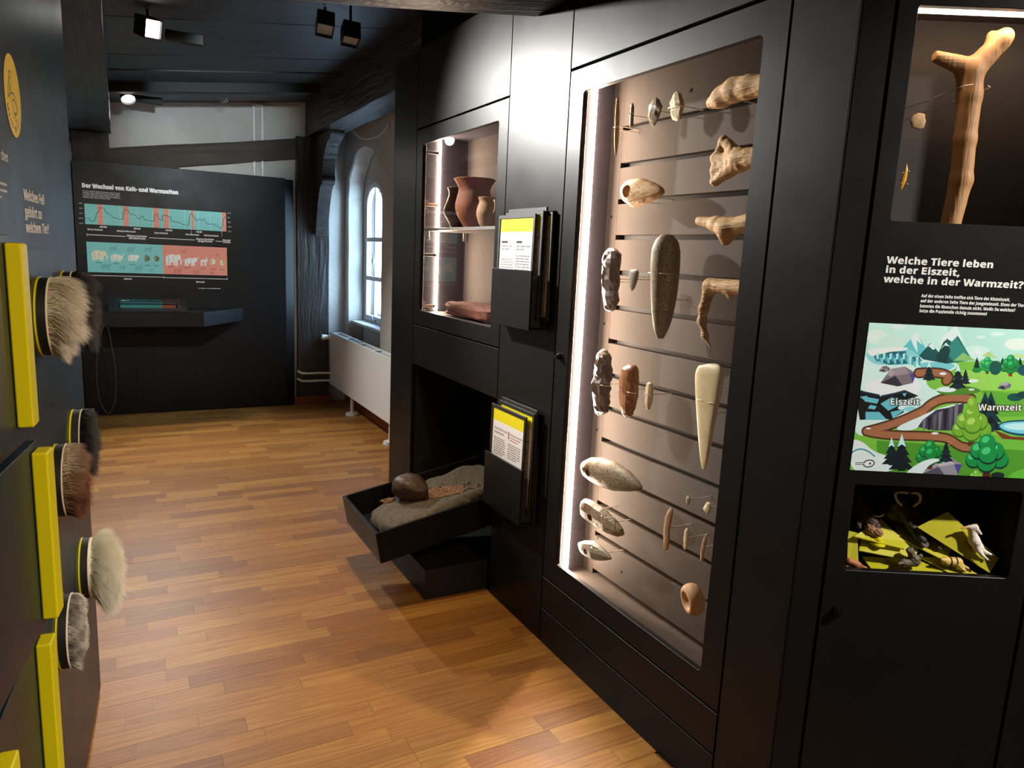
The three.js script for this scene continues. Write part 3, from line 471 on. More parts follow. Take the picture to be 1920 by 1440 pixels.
piece('flint_knife', 'reddish flint blade, rightmost of three', 'flint tool', [[-1.5, 0.716], [-1.491, 0.713], [-1.494, 0.687], [-1.498, 0.655], [-1.501, 0.627], [-1.513, 0.624], [-1.517, 0.66], [-1.512, 0.692]], { k: 0.4, narrow: 0.9, n: 12, m: 8, rough: 0.3, facet: 22 }, S.blade);
{ // ring-shaped mace head: a turned profile around a bored hole
  const t = thing('mace_head', 'round tan stone mace head with a hole, lower right', 'stone tool', [1.5, 0.495, -1.528]);
  const pts = []; for (let i = 0; i <= 28; i++) { const a = i / 28 * Math.PI * 2; pts.push(new THREE.Vector2(0.033 + 0.0165 * Math.cos(a) * (Math.cos(a) < 0 ? 1 : 0.98), 0.024 * Math.sin(a))); }
  const g = new THREE.LatheGeometry(pts, 40); g.rotateZ(Math.PI / 2); g.rotateY(R(-18)); g.rotateZ(R(10)); part('body', metricUV2(g), S.tan, t); mounts(t, [[0.03, 0.01], [0.012, -0.03]], 0);
}
function antlerPiece(name, label, at, bones, o, pins) {
  const t = thing(name, label, 'antler', at); const bb = bones.map(([a, b, ra, rb]) => [[a[0] - at[2], a[1] - at[1], a[2] ?? 0], [b[0] - at[2], b[1] - at[1], b[2] ?? 0], ra, rb]);
  part('body', toWall(blob(bb, { k: 0.02, noise: 0.0024, freq: 60, pad: 0.012, res: 64, ...o })), S.antler, t); mounts(t, pins, 0); return t;
}
antlerPiece('antler_haft', 'thick curved antler piece cut off by the frame at the top right', [1.5, 1.965, -1.53], [[[-1.637, 1.956], [-1.6, 1.965], 0.017, 0.026], [[-1.6, 1.965], [-1.553, 1.976], 0.026, 0.03], [[-1.553, 1.976], [-1.5, 1.975], 0.03, 0.028], [[-1.5, 1.975], [-1.4, 1.965], 0.028, 0.029]], {}, [[0, -0.02]]);
antlerPiece('antler_fan', 'fan shaped antler base spreading to the left in the second row', [1.5, 1.79, -1.53], [[[-1.4, 1.787], [-1.505, 1.788], 0.026, 0.03], [[-1.505, 1.788], [-1.578, 1.848], 0.024, 0.012], [[-1.505, 1.788], [-1.602, 1.80], 0.026, 0.013], [[-1.505, 1.785], [-1.602, 1.765], 0.024, 0.013], [[-1.505, 1.782], [-1.596, 1.737], 0.024, 0.013], [[-1.578, 1.845], [-1.602, 1.80], 0.011, 0.011], [[-1.602, 1.8], [-1.596, 1.737], 0.011, 0.012]], { k: 0.01, noise: 0.0045, freq: 50 }, [[0.02, 0.02]]);
antlerPiece('antler_fork', 'short forked antler piece in the fourth row at the right', [1.5, 1.605, -1.54], [[[-1.645, 1.628], [-1.57, 1.617], 0.013, 0.02], [[-1.57, 1.617], [-1.53, 1.602], 0.02, 0.026], [[-1.532, 1.604], [-1.532, 1.572], 0.024, 0.014], [[-1.53, 1.606], [-1.4, 1.63], 0.024, 0.024]], { noise: 0.002 }, [[0.01, -0.01]]);
antlerPiece('antler_pick', 'antler pick with a long curved tine pointing down', [1.5, 1.40, -1.54], [[[-1.577, 1.445], [-1.4, 1.446], 0.021, 0.021], [[-1.578, 1.44], [-1.596, 1.375], 0.019, 0.013], [[-1.596, 1.375], [-1.598, 1.34], 0.013, 0.0115], [[-1.598, 1.34], [-1.58, 1.298], 0.0115, 0.008], [[-1.58, 1.298], [-1.554, 1.268], 0.008, 0.002], [[-1.50, 1.44], [-1.495, 1.42], 0.014, 0.009]], { k: 0.014, noise: 0.0012, freq: 90, res: 80 }, [[0.04, 0.03]]);

// ------------------------------------------------------------------ pots and slab in the small showcase
const C = {
  clay: std({ color: hex('#a8683c'), map: tex(512, 512, (u, v) => { const f = pf(u, v, 5, 5, 5), z = Math.abs(Math.sin((v * 30 + 2.2 * Math.abs(((u * 34) % 2) - 1)) * Math.PI)); return mixc([0.66, 0.56, 0.5], [1, 0.95, 0.9], 0.75 * f + 0.25 * z); }, true, 1, 1), bumpMap: tex(512, 512, (u, v) => { const z = Math.abs(((u * 34) % 2) - 1), b = ((v * 16 + z * 0.8) % 1 + 1) % 1; return 0.5 * pf(u, v, 20, 20, 4) + (v > 0.35 && v < 0.95 ? (b < 0.22 ? 0 : 0.45) : 0.45); }, false), bumpScale: 0.002, roughness: 0.75 }),
  darkClay: std({ color: hex('#5e4436'), map: speckT([0.7, 0.66, 0.62], [1, 0.96, 0.92], [0.5, 0.4, 0.32], 20, 0.64), bumpMap: stoneB, bumpScale: 0.001, roughness: 0.7 }),
  buff: std({ color: hex('#b08a60'), map: speckT([0.76, 0.7, 0.64], [1, 0.97, 0.92], [0.6, 0.46, 0.34], 26, 0.64), bumpMap: stoneB, bumpScale: 0.001, roughness: 0.75 }),
  redStone: std({ color: hex('#9a5a3e'), map: speckT([0.68, 0.62, 0.58], [1, 0.95, 0.9], [0.5, 0.36, 0.3], 50, 0.62), bumpMap: stoneB, bumpScale: 0.003, roughness: 0.85 }),
  slate: std({ color: hex('#736b60'), map: speckT([0.74, 0.74, 0.72], [1, 0.98, 0.94], [0.7, 0.6, 0.5], 10, 0.62), bumpMap: stoneB, bumpScale: 0.002, roughness: 0.8 }),
  pebble: std({ color: hex('#5e4433'), map: speckT([0.62, 0.56, 0.52], [1, 0.94, 0.88], [0.4, 0.32, 0.26], 14, 0.6), bumpMap: stoneB, bumpScale: 0.0012, roughness: 0.5 }),
  grain: std({ color: hex('#b06c34'), roughness: 0.7, vertexColors: false }),
};
function pot(name, label, at, prof, mat, wob = 0.004) {
  const t = thing(name, label, 'pot', at);
  const out = new THREE.SplineCurve(prof.map((p) => new THREE.Vector2(...p))).getPoints(40), th = 0.006, last = out[out.length - 1];
  const pts = [new THREE.Vector2(0.0005, 0), ...out, new THREE.Vector2(last.x - th * 0.5, last.y + 0.002), ...out.slice().reverse().filter((p) => p.y > 0.012).map((p) => new THREE.Vector2(Math.max(0.001, p.x - th), p.y)), new THREE.Vector2(0.0005, 0.012)];
  const g = new THREE.LatheGeometry(pts, 48), p = g.attributes.position; for (let i = 0; i < p.count; i++) { const q = 1 + wob / 0.08 * fbm3(p.getX(i) * 9, p.getY(i) * 9, p.getZ(i) * 9 + at[2] * 5); p.setXYZ(i, p.getX(i) * q, p.getY(i) + (p.getY(i) > 0.02 ? wob * 0.8 * n3(p.getX(i) * 14, 3, p.getZ(i) * 14) : 0), p.getZ(i) * q); }
  g.computeVertexNormals(); part('body', g, mat, t); return t;
}
pot('beaker', 'large reddish clay beaker with incised pattern on the shelf', [1.555, 1.6295, -3.315], [[0.045, 0.0], [0.058, 0.02], [0.082, 0.06], [0.092, 0.105], [0.084, 0.15], [0.077, 0.18], [0.084, 0.205], [0.104, 0.235]], C.clay);
pot('beaker', 'smaller dark clay beaker at the left end of the shelf', [1.58, 1.6295, -3.56], [[0.035, 0], [0.05, 0.03], [0.072, 0.07], [0.076, 0.1], [0.06, 0.15], [0.052, 0.18], [0.062, 0.21]], C.darkClay);
{ const c = pot('clay_cup', 'small buff clay cup with a handle, right of the beakers', [1.53, 1.6295, -3.105], [[0.03, 0], [0.044, 0.02], [0.056, 0.06], [0.052, 0.09], [0.044, 0.115], [0.05, 0.135]], C.buff); part('handle', tube([[0.0, 0.12, 0.045], [0.0, 0.118, 0.07], [0.0, 0.085, 0.076], [0.0, 0.06, 0.054]], 0.007, 18, 8), C.buff, c); }
// a lump of stone: an icosphere pressed to size and broken up by noise
function lump(sx, sy, sz, o = {}) { let g = new THREE.IcosahedronGeometry(1, o.d ?? 12); g.deleteAttribute('uv'); g = mergeVertices(g, 1e-4); const p = g.attributes.position, e = o.e ?? 1; for (let i = 0; i < p.count; i++) { let v = [p.getX(i), p.getY(i), p.getZ(i)].map((t) => Math.sign(t) * Math.abs(t) ** e); const q = 1 + (o.n ?? 0.15) * fbm3(v[0] * (o.f ?? 1.6) + (o.s ?? 0), v[1] * (o.f ?? 1.6), v[2] * (o.f ?? 1.6), 4); p.setXYZ(i, v[0] * sx * q, v[1] * sy * (o.flat && v[1] > 0 ? 0.6 + 0.4 * q : q), v[2] * sz * q); } g.computeVertexNormals(); return metricUV2(g); }
{ const g = lump(0.1, 0.036, 0.29, { n: 0.22, e: 0.42, f: 1.7, s: 3 }); const b = new THREE.Box3().setFromBufferAttribute(g.attributes.position); const m = single('sandstone_slab', g, C.redStone, 'reddish sandstone slab lying on the showcase floor', 'stone'); m.position.set(1.575, 1.1855 - b.min.y, -3.23); }

// ================================================================== pulled-out grinding tray in the niche
const TILT = Math.atan(0.19);
{
  const base = thing('tray_plinth', 'low black plinth on the floor under the pulled-out tray', 'plinth', [1.118, 0, -2.985]);
  part('body', bx(0, 0, -0.236, 0.7, 0.138, 0.236, 0.003), M.black, base);
  const tr = thing('grinding_tray', 'pulled-out dark open tray holding the quern', 'tray', [0.913, 0.208, -2.995]); tr.rotation.z = TILT;
  const L = 0.78, W = 0.256, H = 0.138;
  part('front', bx(0, 0, -W, 0.016, H, W, 0.002), M.panel, tr);
  for (const s of [-1, 1]) part('side', bx(0.016, 0.0, s * W, L, H, s * (W - 0.014), 0.002), M.panel, tr);
  part('bottom', bx(0.016, 0.006, -W + 0.014, L, 0.018, W - 0.014), M.black, tr);
  part('back', bx(L, 0, -W, L + 0.014, H, W, 0.002), M.panel, tr);
  part('runner', bx(0.25, -0.02, -0.2, 0.75, -0.001, 0.2), M.black, tr);
  // quern: a slab from its outline (x, z about the tray), thicker at the front, hollowed along the middle
  const out = [[0.055, 0.0], [0.08, -0.075], [0.15, -0.13], [0.25, -0.155], [0.4, -0.215], [0.54, -0.232], [0.66, -0.225], [0.74, -0.15], [0.74, 0.08], [0.62, 0.14], [0.44, 0.165], [0.33, 0.2], [0.23, 0.226], [0.12, 0.228], [0.07, 0.16]];
  const q = thing('quern_stone', 'large grey-brown saddle quern slab lying in the tray', 'stone', [0.913, 0.208, -2.995]); q.rotation.z = TILT;
  {
    const c = [0.38, 0.0], n = 72, rings = 14, pos = [], idx = []; const curve = new THREE.CatmullRomCurve3(out.map(([x, z]) => new THREE.Vector3(x, 0, z)), true);
    const top = (x, z) => 0.125 + 0.02 * fbm3(x * 7, 2, z * 7) + 0.014 * Math.cos((z + 0.03) * 9) * -1 + 0.012 * n3(x * 3, 5, z * 3);
    for (const side of [1, 0]) for (let r = 0; r <= rings; r++) for (let i = 0; i < n; i++) { const p = curve.getPoint(i / n), f = r / rings, e = 1 + 0.03 * n3(p.x * 20, side * 3, p.z * 20), x = c[0] + (p.x - c[0]) * f * e, z = c[1] + (p.z - c[1]) * f * e; const edge = smooth(0.86, 1, f); let y = side ? top(x, z) - edge * (0.02 + 0.03 * Math.abs(n3(x * 17, 1, z * 17))) : 0.022 + edge * 0.03; pos.push(x, y, z); }
    const at = (s, r, i) => (s ? 0 : (rings + 1) * n) + r * n + (i % n);
    for (let r = 0; r < rings; r++) for (let i = 0; i < n; i++) { idx.push(at(1, r, i), at(1, r, i + 1), at(1, r + 1, i), at(1, r, i + 1), at(1, r + 1, i + 1), at(1, r + 1, i)); idx.push(at(0, r, i), at(0, r + 1, i), at(0, r, i + 1), at(0, r, i + 1), at(0, r + 1, i), at(0, r + 1, i + 1)); }
    for (let i = 0; i < n; i++) idx.push(at(1, rings, i), at(1, rings, i + 1), at(0, rings, i), at(1, rings, i + 1), at(0, rings, i + 1), at(0, rings, i));
    const g = new THREE.BufferGeometry(); g.setAttribute('position', new THREE.Float32BufferAttribute(pos, 3)); g.setIndex(idx); g.computeVertexNormals();
    const nn = g.attributes.normal; let up = 0; for (let i = 0; i < n * 3; i++) up += nn.getY(i); if (up < 0) { for (let i = 0; i < idx.length; i += 3) { const t = idx[i]; idx[i] = idx[i + 1]; idx[i + 1] = t; } g.setIndex(idx); g.computeVertexNormals(); }
    { const uv = new Float32Array(pos.length / 3 * 2); for (let i = 0; i < pos.length / 3; i++) { uv[i * 2] = pos[i * 3] + pos[i * 3 + 1]; uv[i * 2 + 1] = pos[i * 3 + 2] + pos[i * 3 + 1] * 0.6; } g.setAttribute('uv', new THREE.BufferAttribute(uv, 2)); }
    part('body', g, C.slate, q); q.userData.top = 0;
    // grain scattered on the slab
    const seedG = new THREE.SphereGeometry(0.0042, 6, 4); seedG.scale(1.9, 0.8, 0.85);
    const cols = ['#8f6a46', '#7a5534', '#a07c56', '#6c4a30']; const heap = [];
    const blobAt = (n, cx, cz, rx, rz, rot) => { for (let i = 0; i < n; i++) { const a = rnd() * 6.283, r = Math.sqrt(rnd()), u = r * rx * Math.cos(a), w = r * rz * Math.sin(a), x = cx + u * Math.cos(rot) - w * Math.sin(rot), z = cz + u * Math.sin(rot) + w * Math.cos(rot); const s = seedG.clone(); s.rotateZ(rr(-0.4, 0.4)); s.rotateY(rnd() * 6.283); s.translate(x, top(x, z) + 0.003 + rnd() * 0.006 * (1 - r), z); const col = hex(cols[Math.floor(rnd() * 4)]), ca = new Float32Array(s.attributes.position.count * 3); for (let k = 0; k < ca.length; k += 3) { ca[k] = col.r; ca[k + 1] = col.g; ca[k + 2] = col.b; } s.setAttribute('color', new THREE.BufferAttribute(ca, 3)); heap.push(s); } };
    blobAt(1100, 0.42, 0.0, 0.11, 0.065, 0.35); blobAt(60, 0.17, -0.1, 0.035, 0.02, 0.4); blobAt(40, 0.45, 0.0, 0.16, 0.1, 0.3);
    const gm = part(numbered('grain'), heap, std({ vertexColors: true, roughness: 0.65 }), scene); gm.position.copy(q.position); gm.rotation.z = TILT; tag(gm, 'loose brown cereal grain heaped on the quern', 'grain', null, 'stuff');
    // rubbing stone
    const rg = lump(0.072, 0.06, 0.09, { n: 0.14, e: 0.88, f: 1.3, s: 8 }); { const p = rg.attributes.position; for (let i = 0; i < p.count; i++) { const f = 1 - 0.42 * smooth(0.0, 0.1, p.getZ(i)); p.setXYZ(i, p.getX(i) * f, p.getY(i) * (p.getY(i) > 0 ? f : 1), p.getZ(i) * 1.06); } rg.computeVertexNormals(); }
    const rub = single('rubbing_stone', rg, C.pebble, 'rounded dark brown rubbing stone resting on the quern', 'stone');
    const lx = 0.275, lz = -0.045, ly = top(lx, lz) + 0.052, cs = Math.cos(TILT), sn = Math.sin(TILT); rub.position.set(0.913 + lx * cs - ly * sn, 0.208 + lx * sn + ly * cs, -2.995 + lz); rub.rotation.set(0, 0.5, TILT);
  }
}
// ------------------------------------------------------------------ leaflet holders with framed cards
const cardMats = {};
function cardPrint(kind) {
  return cardMats[kind] ??= print(0.27, 0.38, 1700, (c, w, h) => {
    c.fillStyle = '#f3eeea'; c.fillRect(0, 0, w, h); c.fillStyle = '#efe01a'; c.fillRect(0, 0, w, 0.055); const ink = '#3c3634';
    if (kind === 'a') { text(c, 'Feuerstein in der', 0.018, 0.092, 0.014, { fill: ink }); text(c, 'Jungsteinzeit', 0.018, 0.108, 0.014, { fill: ink }); greek(c, 0.018, 0.125, 0.11, 8, 0.0095, 0.0075, '#8d8582'); greek(c, 0.018, 0.215, 0.11, 12, 0.0095, 0.0075, '#8d8582'); text(c, 'Beilrohlinge und Feuersteinbeile', 0.155, 0.092, 0.011, { fill: '#7a3a2c', fit: 0.105 }); greek(c, 0.155, 0.098, 0.1, 2, 0.011, 0.008, '#b58a80'); greek(c, 0.142, 0.128, 0.115, 7, 0.0095, 0.0075, '#8d8582'); c.fillStyle = '#6b3a30'; c.fillRect(0.142, 0.08, 0.008, 0.03); c.fillStyle = '#a5a09c'; c.fillRect(0.142, 0.208, 0.115, 0.0012); c.fillStyle = '#4a2c26'; c.fillRect(0.142, 0.215, 0.012, 0.032); c.fillStyle = '#c08a5a'; c.fillRect(0.146, 0.22, 0.004, 0.022); text(c, 'Beilrohlinge aus', 0.158, 0.226, 0.011, { fill: ink }); text(c, 'Feuerstein', 0.158, 0.238, 0.011, { fill: ink }); greek(c, 0.158, 0.243, 0.095, 4, 0.011, 0.008, '#a89c98'); }
    else { greek(c, 0.018, 0.09, 0.07, 1, 0.012, 0.014, ink, 0); greek(c, 0.142, 0.09, 0.06, 1, 0.012, 0.014, ink, 0); greek(c, 0.018, 0.108, 0.1, 2, 0.012, 0.009, '#8d8582'); greek(c, 0.142, 0.108, 0.11, 2, 0.012, 0.009, '#8d8582'); greek(c, 0.018, 0.16, 0.11, 17, 0.0105, 0.008, '#8d8582'); greek(c, 0.142, 0.145, 0.115, 7, 0.0105, 0.008, '#8d8582'); greek(c, 0.142, 0.23, 0.11, 3, 0.0105, 0.008, '#8d8582'); c.fillStyle = '#3a211a'; c.fillRect(0.142, 0.275, 0.032, 0.05); c.fillStyle = '#e08a3a'; c.beginPath(); c.ellipse(0.158, 0.3, 0.006, 0.016, 0, 0, 7); c.fill(); }
    c.fillStyle = '#d8cbb2'; c.fillRect(0, h - 0.03, w, 0.03);
  }, { solid: true, rough: 0.35 });
}
const cardPlane = new THREE.PlaneGeometry(0.27, 0.38).rotateY(-Math.PI / 2);
function holder(y0, y1, label) {
  const z0 = -2.683, z1 = -2.357, x0 = 1.35, h = thing('leaflet_holder', label, 'holder', [0, 0, 0], 0, undefined);
  part('front', bx(x0, y0, z0, x0 + 0.009, y1, z1, 0.0015), M.panel, h);
  for (const z of [z0 + 0.003, z1 - 0.012]) part('side', bx(x0 + 0.009, y0 + 0.004, z, 1.404, y1 - 0.035, z + 0.009, 0.001), M.panelEdge, h);
  part('bottom', bx(x0 + 0.009, y0 + 0.002, z0 + 0.003, 1.404, y0 + 0.012, z1 - 0.003), M.panelEdge, h);
  part('back_plate', bx(1.404, y0 + 0.01, z0 + 0.01, 1.4125, y1 + 0.085, z1 + 0.02, 0.001), M.panelEdge, h);
  return h;
}
function card(x, y, z, lean, kind, label, group) {
  const c = thing('framed_card', label, 'card', [x, y, z], 0, group); c.rotation.z = lean; const w = 0.1475, h = 0.4, f = 0.0135;
  part('frame', facingLeft(plate(rect(-w, 0, w, h), [rect(-w + f, f, w - f, h - f).reverse()], 0.008, 0.0006), 0.004), M.panelEdge, c);
  part('back_board', bx(0.0, 0.004, -w + 0.004, 0.003, h - 0.004, w - 0.004), M.black, c);
  const p = part('print', cardPlane, cardPrint(kind), c); p.position.set(-0.0008, h / 2, 0);
  return c;
}
holder(1.227, 1.452, 'upper dark leaflet holder beside the clay pot showcase'); holder(0.449, 0.678, 'lower dark leaflet holder above the tray');
card(1.3665, 1.262, -2.526, -0.012, 'b', 'front yellow-topped text card in the upper holder', 'cards in the upper holder');
card(1.378, 1.272, -2.487, -0.01, 'a', 'second card from the front in the upper holder', 'cards in the upper holder');
card(1.389, 1.286, -2.482, -0.006, 'b', 'highest card standing in the upper holder', 'cards in the upper holder');
card(1.3995, 1.268, -2.45, -0.001, 'a', 'rearmost card, farthest right in the upper holder', 'cards in the upper holder');
card(1.3665, 0.487, -2.521, -0.012, 'a', 'front yellow-topped text card in the lower holder', 'cards in the lower holder');
card(1.381, 0.508, -2.481, -0.01, 'b', 'middle card in the lower holder', 'cards in the lower holder');
card(1.3965, 0.52, -2.484, -0.002, 'a', 'rear card standing highest in the lower holder', 'cards in the lower holder');

// ================================================================== puzzle cabinet on the wall to the right (local x along the wall, z outward)
const cab = thing('puzzle_cabinet', 'dark cabinet with antler case, landscape picture and toy bin', 'cabinet', [1.413, 0, -1.114], R(-29.577));
const inCab = (name, label, category, p, group) => { const t = thing(name, label, category, [0, 0, 0], cab.rotation.y, group); t.position.copy(new THREE.Vector3(...p).applyAxisAngle(new THREE.Vector3(0, 1, 0), cab.rotation.y).add(cab.position)); return t; };
{
  const sheet = (a, b, y0, y1, holes = []) => metricUV(plate(rect(a, y0, b, y1), holes, 0.02).translate(0, 0, -0.02));
  part('corner_panel', sheet(0.004, 0.0715, 0, 2.53), M.panel, cab);
  const d = part('door', sheet(0.0785, 0.563, 0, 2.53, [roundRect(0.1215, 1.6177, 0.52, 2.066, 0.008).reverse(), roundRect(0.122, 0.788, 0.517, 1.006, 0.01).reverse()]), M.panel, cab);
  part('side_panel', sheet(0.570, 1.55, 0, 2.53), M.panel, cab);
  part('seam_backing', [bx(0.06, 0, -0.04, 0.09, 2.5, -0.022), bx(0.55, 0, -0.04, 0.58, 2.5, -0.022)], M.black, cab);
  part('lock', [rod([0.117, 0.68, 0], [0.117, 0.68, 0.012], 0.0135, 0.0125, 18), rod([0.117, 0.68, 0.012], [0.117, 0.68, 0.017], 0.007, 0.006, 12)], M.blackGloss, d);
  part('glass_pane', bx(0.115, 1.612, -0.014, 0.526, 2.072, -0.010), M.glass, d);
  const cs = M.caseBoard; const I = -0.0205;
  part('case_back', bx(0.10, 1.58, -0.21, 0.545, 2.12, -0.20), cs, cab); part('case_side', bx(0.10, 1.58, -0.20, 0.108, 2.12, I), cs, cab); part('case_side', bx(0.537, 1.58, -0.20, 0.545, 2.12, I), cs, cab);
  part('case_floor', bx(0.108, 1.58, -0.20, 0.537, 1.602, I), cs, cab); part('case_top', bx(0.108, 2.10, -0.20, 0.537, 2.12, I), cs, cab);
  lightStrip(cab, [0.112, 2.069, -0.03], [0.533, 2.069, -0.03], null, 0.010, [0, -0.8, -0.6], 120, 9);
  part('bin_back', bx(0.10, 0.76, -0.215, 0.545, 1.03, -0.205), M.black, cab); part('bin_side', bx(0.10, 0.76, -0.205, 0.118, 1.03, I), M.black, cab); part('bin_side', bx(0.521, 0.76, -0.205, 0.545, 1.03, I), M.black, cab);
  part('bin_floor', bx(0.118, 0.755, -0.205, 0.521, 0.775, I), M.black, cab); part('bin_top', bx(0.118, 1.01, -0.205, 0.521, 1.03, I), M.black, cab);
}
{ // heading and text
  const w = 0.42, h = 0.16, m = print(w, h, 3000, (c) => {
    const Y = (y) => 1.56 - y;
    text(c, 'Welche Tiere leben', 0.025, Y(1.5245), 0.0215, { fit: 0.239, bold: 3 }); text(c, 'in der Eiszeit,', 0.0245, Y(1.5035), 0.0215, { fit: 0.168, bold: 3 }); text(c, 'welche in der Warmzeit?', 0.024, Y(1.482), 0.0215, { fit: 0.313, bold: 3 });
    const b = (s, y, f) => text(c, s, 0.113, Y(y), 0.0098, { fit: f, bold: 1, fill: '#fffdf6' });
    b('Auf der einen Seite treffen sich Tiere der Altsteinzeit,', 1.4525, 0.2); b('auf der anderen Seite Tiere der Jungsteinzeit. Eines der Tiere', 1.441, 0.238); b('kannten die Menschen damals nicht. Weißt Du welches?', 1.4295, 0.215); b('Setze die Puzzleteile richtig zusammen!', 1.4185, 0.153);
  });
  const p = part('lettering', new THREE.PlaneGeometry(w, h), m, cab); p.position.set(0.10 + w / 2, 1.56 - h / 2, 0.0006);
}
{ // landscape picture: ice age on the left, warm age on the right
  const W = 0.433, H = 0.349;
  const m = print(W, H, 3600, (c) => {
    const k = 0.000265, ty = 1 / 1278, tx = -0.045 / 1278; c.save();   // strokes below are set in the units of the picture's own sketch grid
    c.transform(k + k * 170 * tx, H * tx, k * 170 * ty, H * ty, -232 * (k + k * 170 * tx) - 72 * k * 170 * ty, -232 * H * tx - 72 * H * ty);
    const P = (col, ...q) => { c.fillStyle = col; c.beginPath(); c.moveTo(q[0], q[1]); for (let i = 2; i < q.length; i += 2) c.lineTo(q[i], q[i + 1]); c.closePath(); c.fill(); };
    const Cv = (col, q, lw, st) => { c.beginPath(); const n = q.length / 2; for (let i = 0; i < n; i++) { const x = q[i * 2], y = q[i * 2 + 1], a = q[((i + 1) % n) * 2], b = q[((i + 1) % n) * 2 + 1]; i ? c.quadraticCurveTo(x, y, (x + a) / 2, (y + b) / 2) : c.moveTo((x + a) / 2, (y + b) / 2); } c.quadraticCurveTo(q[0], q[1], (q[0] + q[2]) / 2, (q[1] + q[3]) / 2); c.closePath(); if (col) { c.fillStyle = col; c.fill(); } if (lw) { c.lineWidth = lw; c.strokeStyle = st; c.stroke(); } };
    const E = (col, x, y, rx, ry = rx, rot = 0) => { c.fillStyle = col; c.beginPath(); c.ellipse(x, y, rx, ry, rot, 0, 7); c.fill(); };
    c.fillStyle = '#bfe7dd'; c.fillRect(-200, -100, 2400, 1800);
    P('#cdeee4', 230, 72, 900, 60, 900, 330, 230, 330); E('#dff2e6', 300, 190, 90, 60); E('#d3ece2', 420, 230, 110, 50); E('#e0f2ea', 480, 105, 60, 22); E('#d9f0e8', 1330, 165, 60, 20); E('#d9f0e8', 1190, 190, 40, 14); E('#e3f4e4', 1500, 250, 110, 50); E('#d6efe6', 1150, 320, 120, 60);
    // ground
    P('#8fc95f', 900, 400, 1900, 380, 1900, 1700, -100, 1700, -100, 1000); P('#a5d873', 1000, 470, 1900, 470, 1900, 640, 1050, 640); P('#79b851', 1200, 640, 1900, 700, 1900, 860, 1300, 870); P('#6aa84a', 300, 1080, 1900, 1180, 1900, 1500, 300, 1500); P('#84c25a', 1000, 1000, 1900, 1080, 1900, 1180, 1050, 1120);
    Cv('#d8f2ec', [100, 330, 560, 280, 640, 360, 900, 400, 1010, 410, 960, 480, 700, 520, 760, 640, 900, 640, 760, 720, 640, 860, 480, 960, 300, 1010, 60, 1060]); Cv('#e9f8f3', [160, 560, 640, 520, 700, 620, 560, 760, 240, 700]); Cv('#8ed3da', [640, 400, 1000, 405, 930, 480, 700, 480]);
    // ridges
    P('#79c9cf', 520, 280, 640, 160, 720, 290, 660, 350); P('#e4f6f1', 590, 210, 640, 150, 690, 260, 640, 220, 650, 330, 610, 260); P('#2f6e6d', 660, 350, 760, 240, 830, 320, 880, 210, 970, 150, 1120, 385, 900, 415, 700, 380); P('#4f9a90', 960, 160, 1120, 385, 960, 400, 900, 330); P('#255a5c', 800, 390, 880, 210, 930, 300, 900, 410); P('#dff3ee', 850, 200, 975, 90, 1060, 270, 990, 180, 940, 230, 900, 205, 830, 270); P('#e6f6f0', 740, 270, 765, 240, 800, 290, 780, 300, 760, 280); P('#cfeadf', 840, 300, 890, 235, 925, 270, 880, 262); P('#9cc985', 960, 390, 1040, 320, 1150, 390); P('#bcd99a', 1200, 350, 1260, 310, 1340, 370); P('#c6dfa4', 1380, 350, 1520, 330, 1640, 380); P('#e2f3ea', 1120, 330, 1160, 270, 1210, 340);
    // glacier
    Cv('#9bd8dc', [180, 300, 560, 270, 680, 360, 660, 420, 420, 430, 240, 420]); Cv('#eaf9f4', [190, 290, 560, 270, 570, 300, 380, 320, 260, 370]); P('#2c7c8c', 270, 350, 420, 315, 550, 310, 550, 365, 660, 355, 690, 390, 560, 415, 400, 425, 290, 390); for (let i = 0; i < 20; i++) { const x = 290 + i * 19, y = 335 + (i % 3) * 18 + (i > 14 ? 30 : 0); P(['#bfeaec', '#5eb2bc', '#8fd2d6'][i % 3], x, y, x + 26, y - 12, x + 24, y + 40, x + 6, y + 48); }
    // boulders
    const rock = (x, y, s, a, b, d) => { P(a, x - 150 * s, y + 60 * s, x - 60 * s, y - 60 * s, x + 60 * s, y - 80 * s, x + 160 * s, y - 20 * s, x + 130 * s, y + 60 * s, x, y + 90 * s); P(b, x - 60 * s, y - 60 * s, x + 60 * s, y - 80 * s, x + 100 * s, y - 20 * s, x - 20 * s, y + 0); P(d, x - 150 * s, y + 60 * s, x - 20 * s, y, x + 40 * s, y + 80 * s, x, y + 90 * s); P('#b9aeb3', x - 90 * s, y - 10 * s, x - 60 * s, y - 60 * s, x - 20 * s, y - 20 * s, x - 60 * s, y + 10 * s); P('#6b62a0', x + 100 * s, y - 20 * s, x + 160 * s, y - 20 * s, x + 130 * s, y + 60 * s); };
    rock(480, 520, 1.0, '#8f868c', '#a9a0a4', '#544c58'); rock(362, 460, 0.32, '#a2979a', '#8b8086', '#6d6470'); rock(1400, 600, 0.38, '#8b8b96', '#b7b7c0', '#4c5058'); rock(870, 1310, 1.15, '#a3a0aa', '#c3c0c6', '#6b6875');
    // broken ice
    P('#10222e', 150, 640, 330, 700, 540, 640, 660, 690, 520, 740, 480, 800, 540, 830, 420, 900, 380, 890, 150, 900, 130, 780); for (const q of [[200, 700, 320, 720, 300, 760, 190, 740], [330, 760, 430, 700, 520, 760, 400, 820], [200, 830, 320, 830, 390, 900, 200, 900], [420, 830, 560, 800, 440, 890], [150, 700, 220, 690, 190, 730], [520, 670, 560, 665, 540, 700], [240, 770, 300, 780, 280, 810, 220, 800]]) P('#7ec6d2', ...q); E('#9cd9e0', 590, 805, 55, 22); P('#2b4a5c', 150, 645, 320, 680, 330, 700, 160, 660); P('#3c5566', 330, 690, 540, 645, 640, 690, 540, 660, 340, 705);
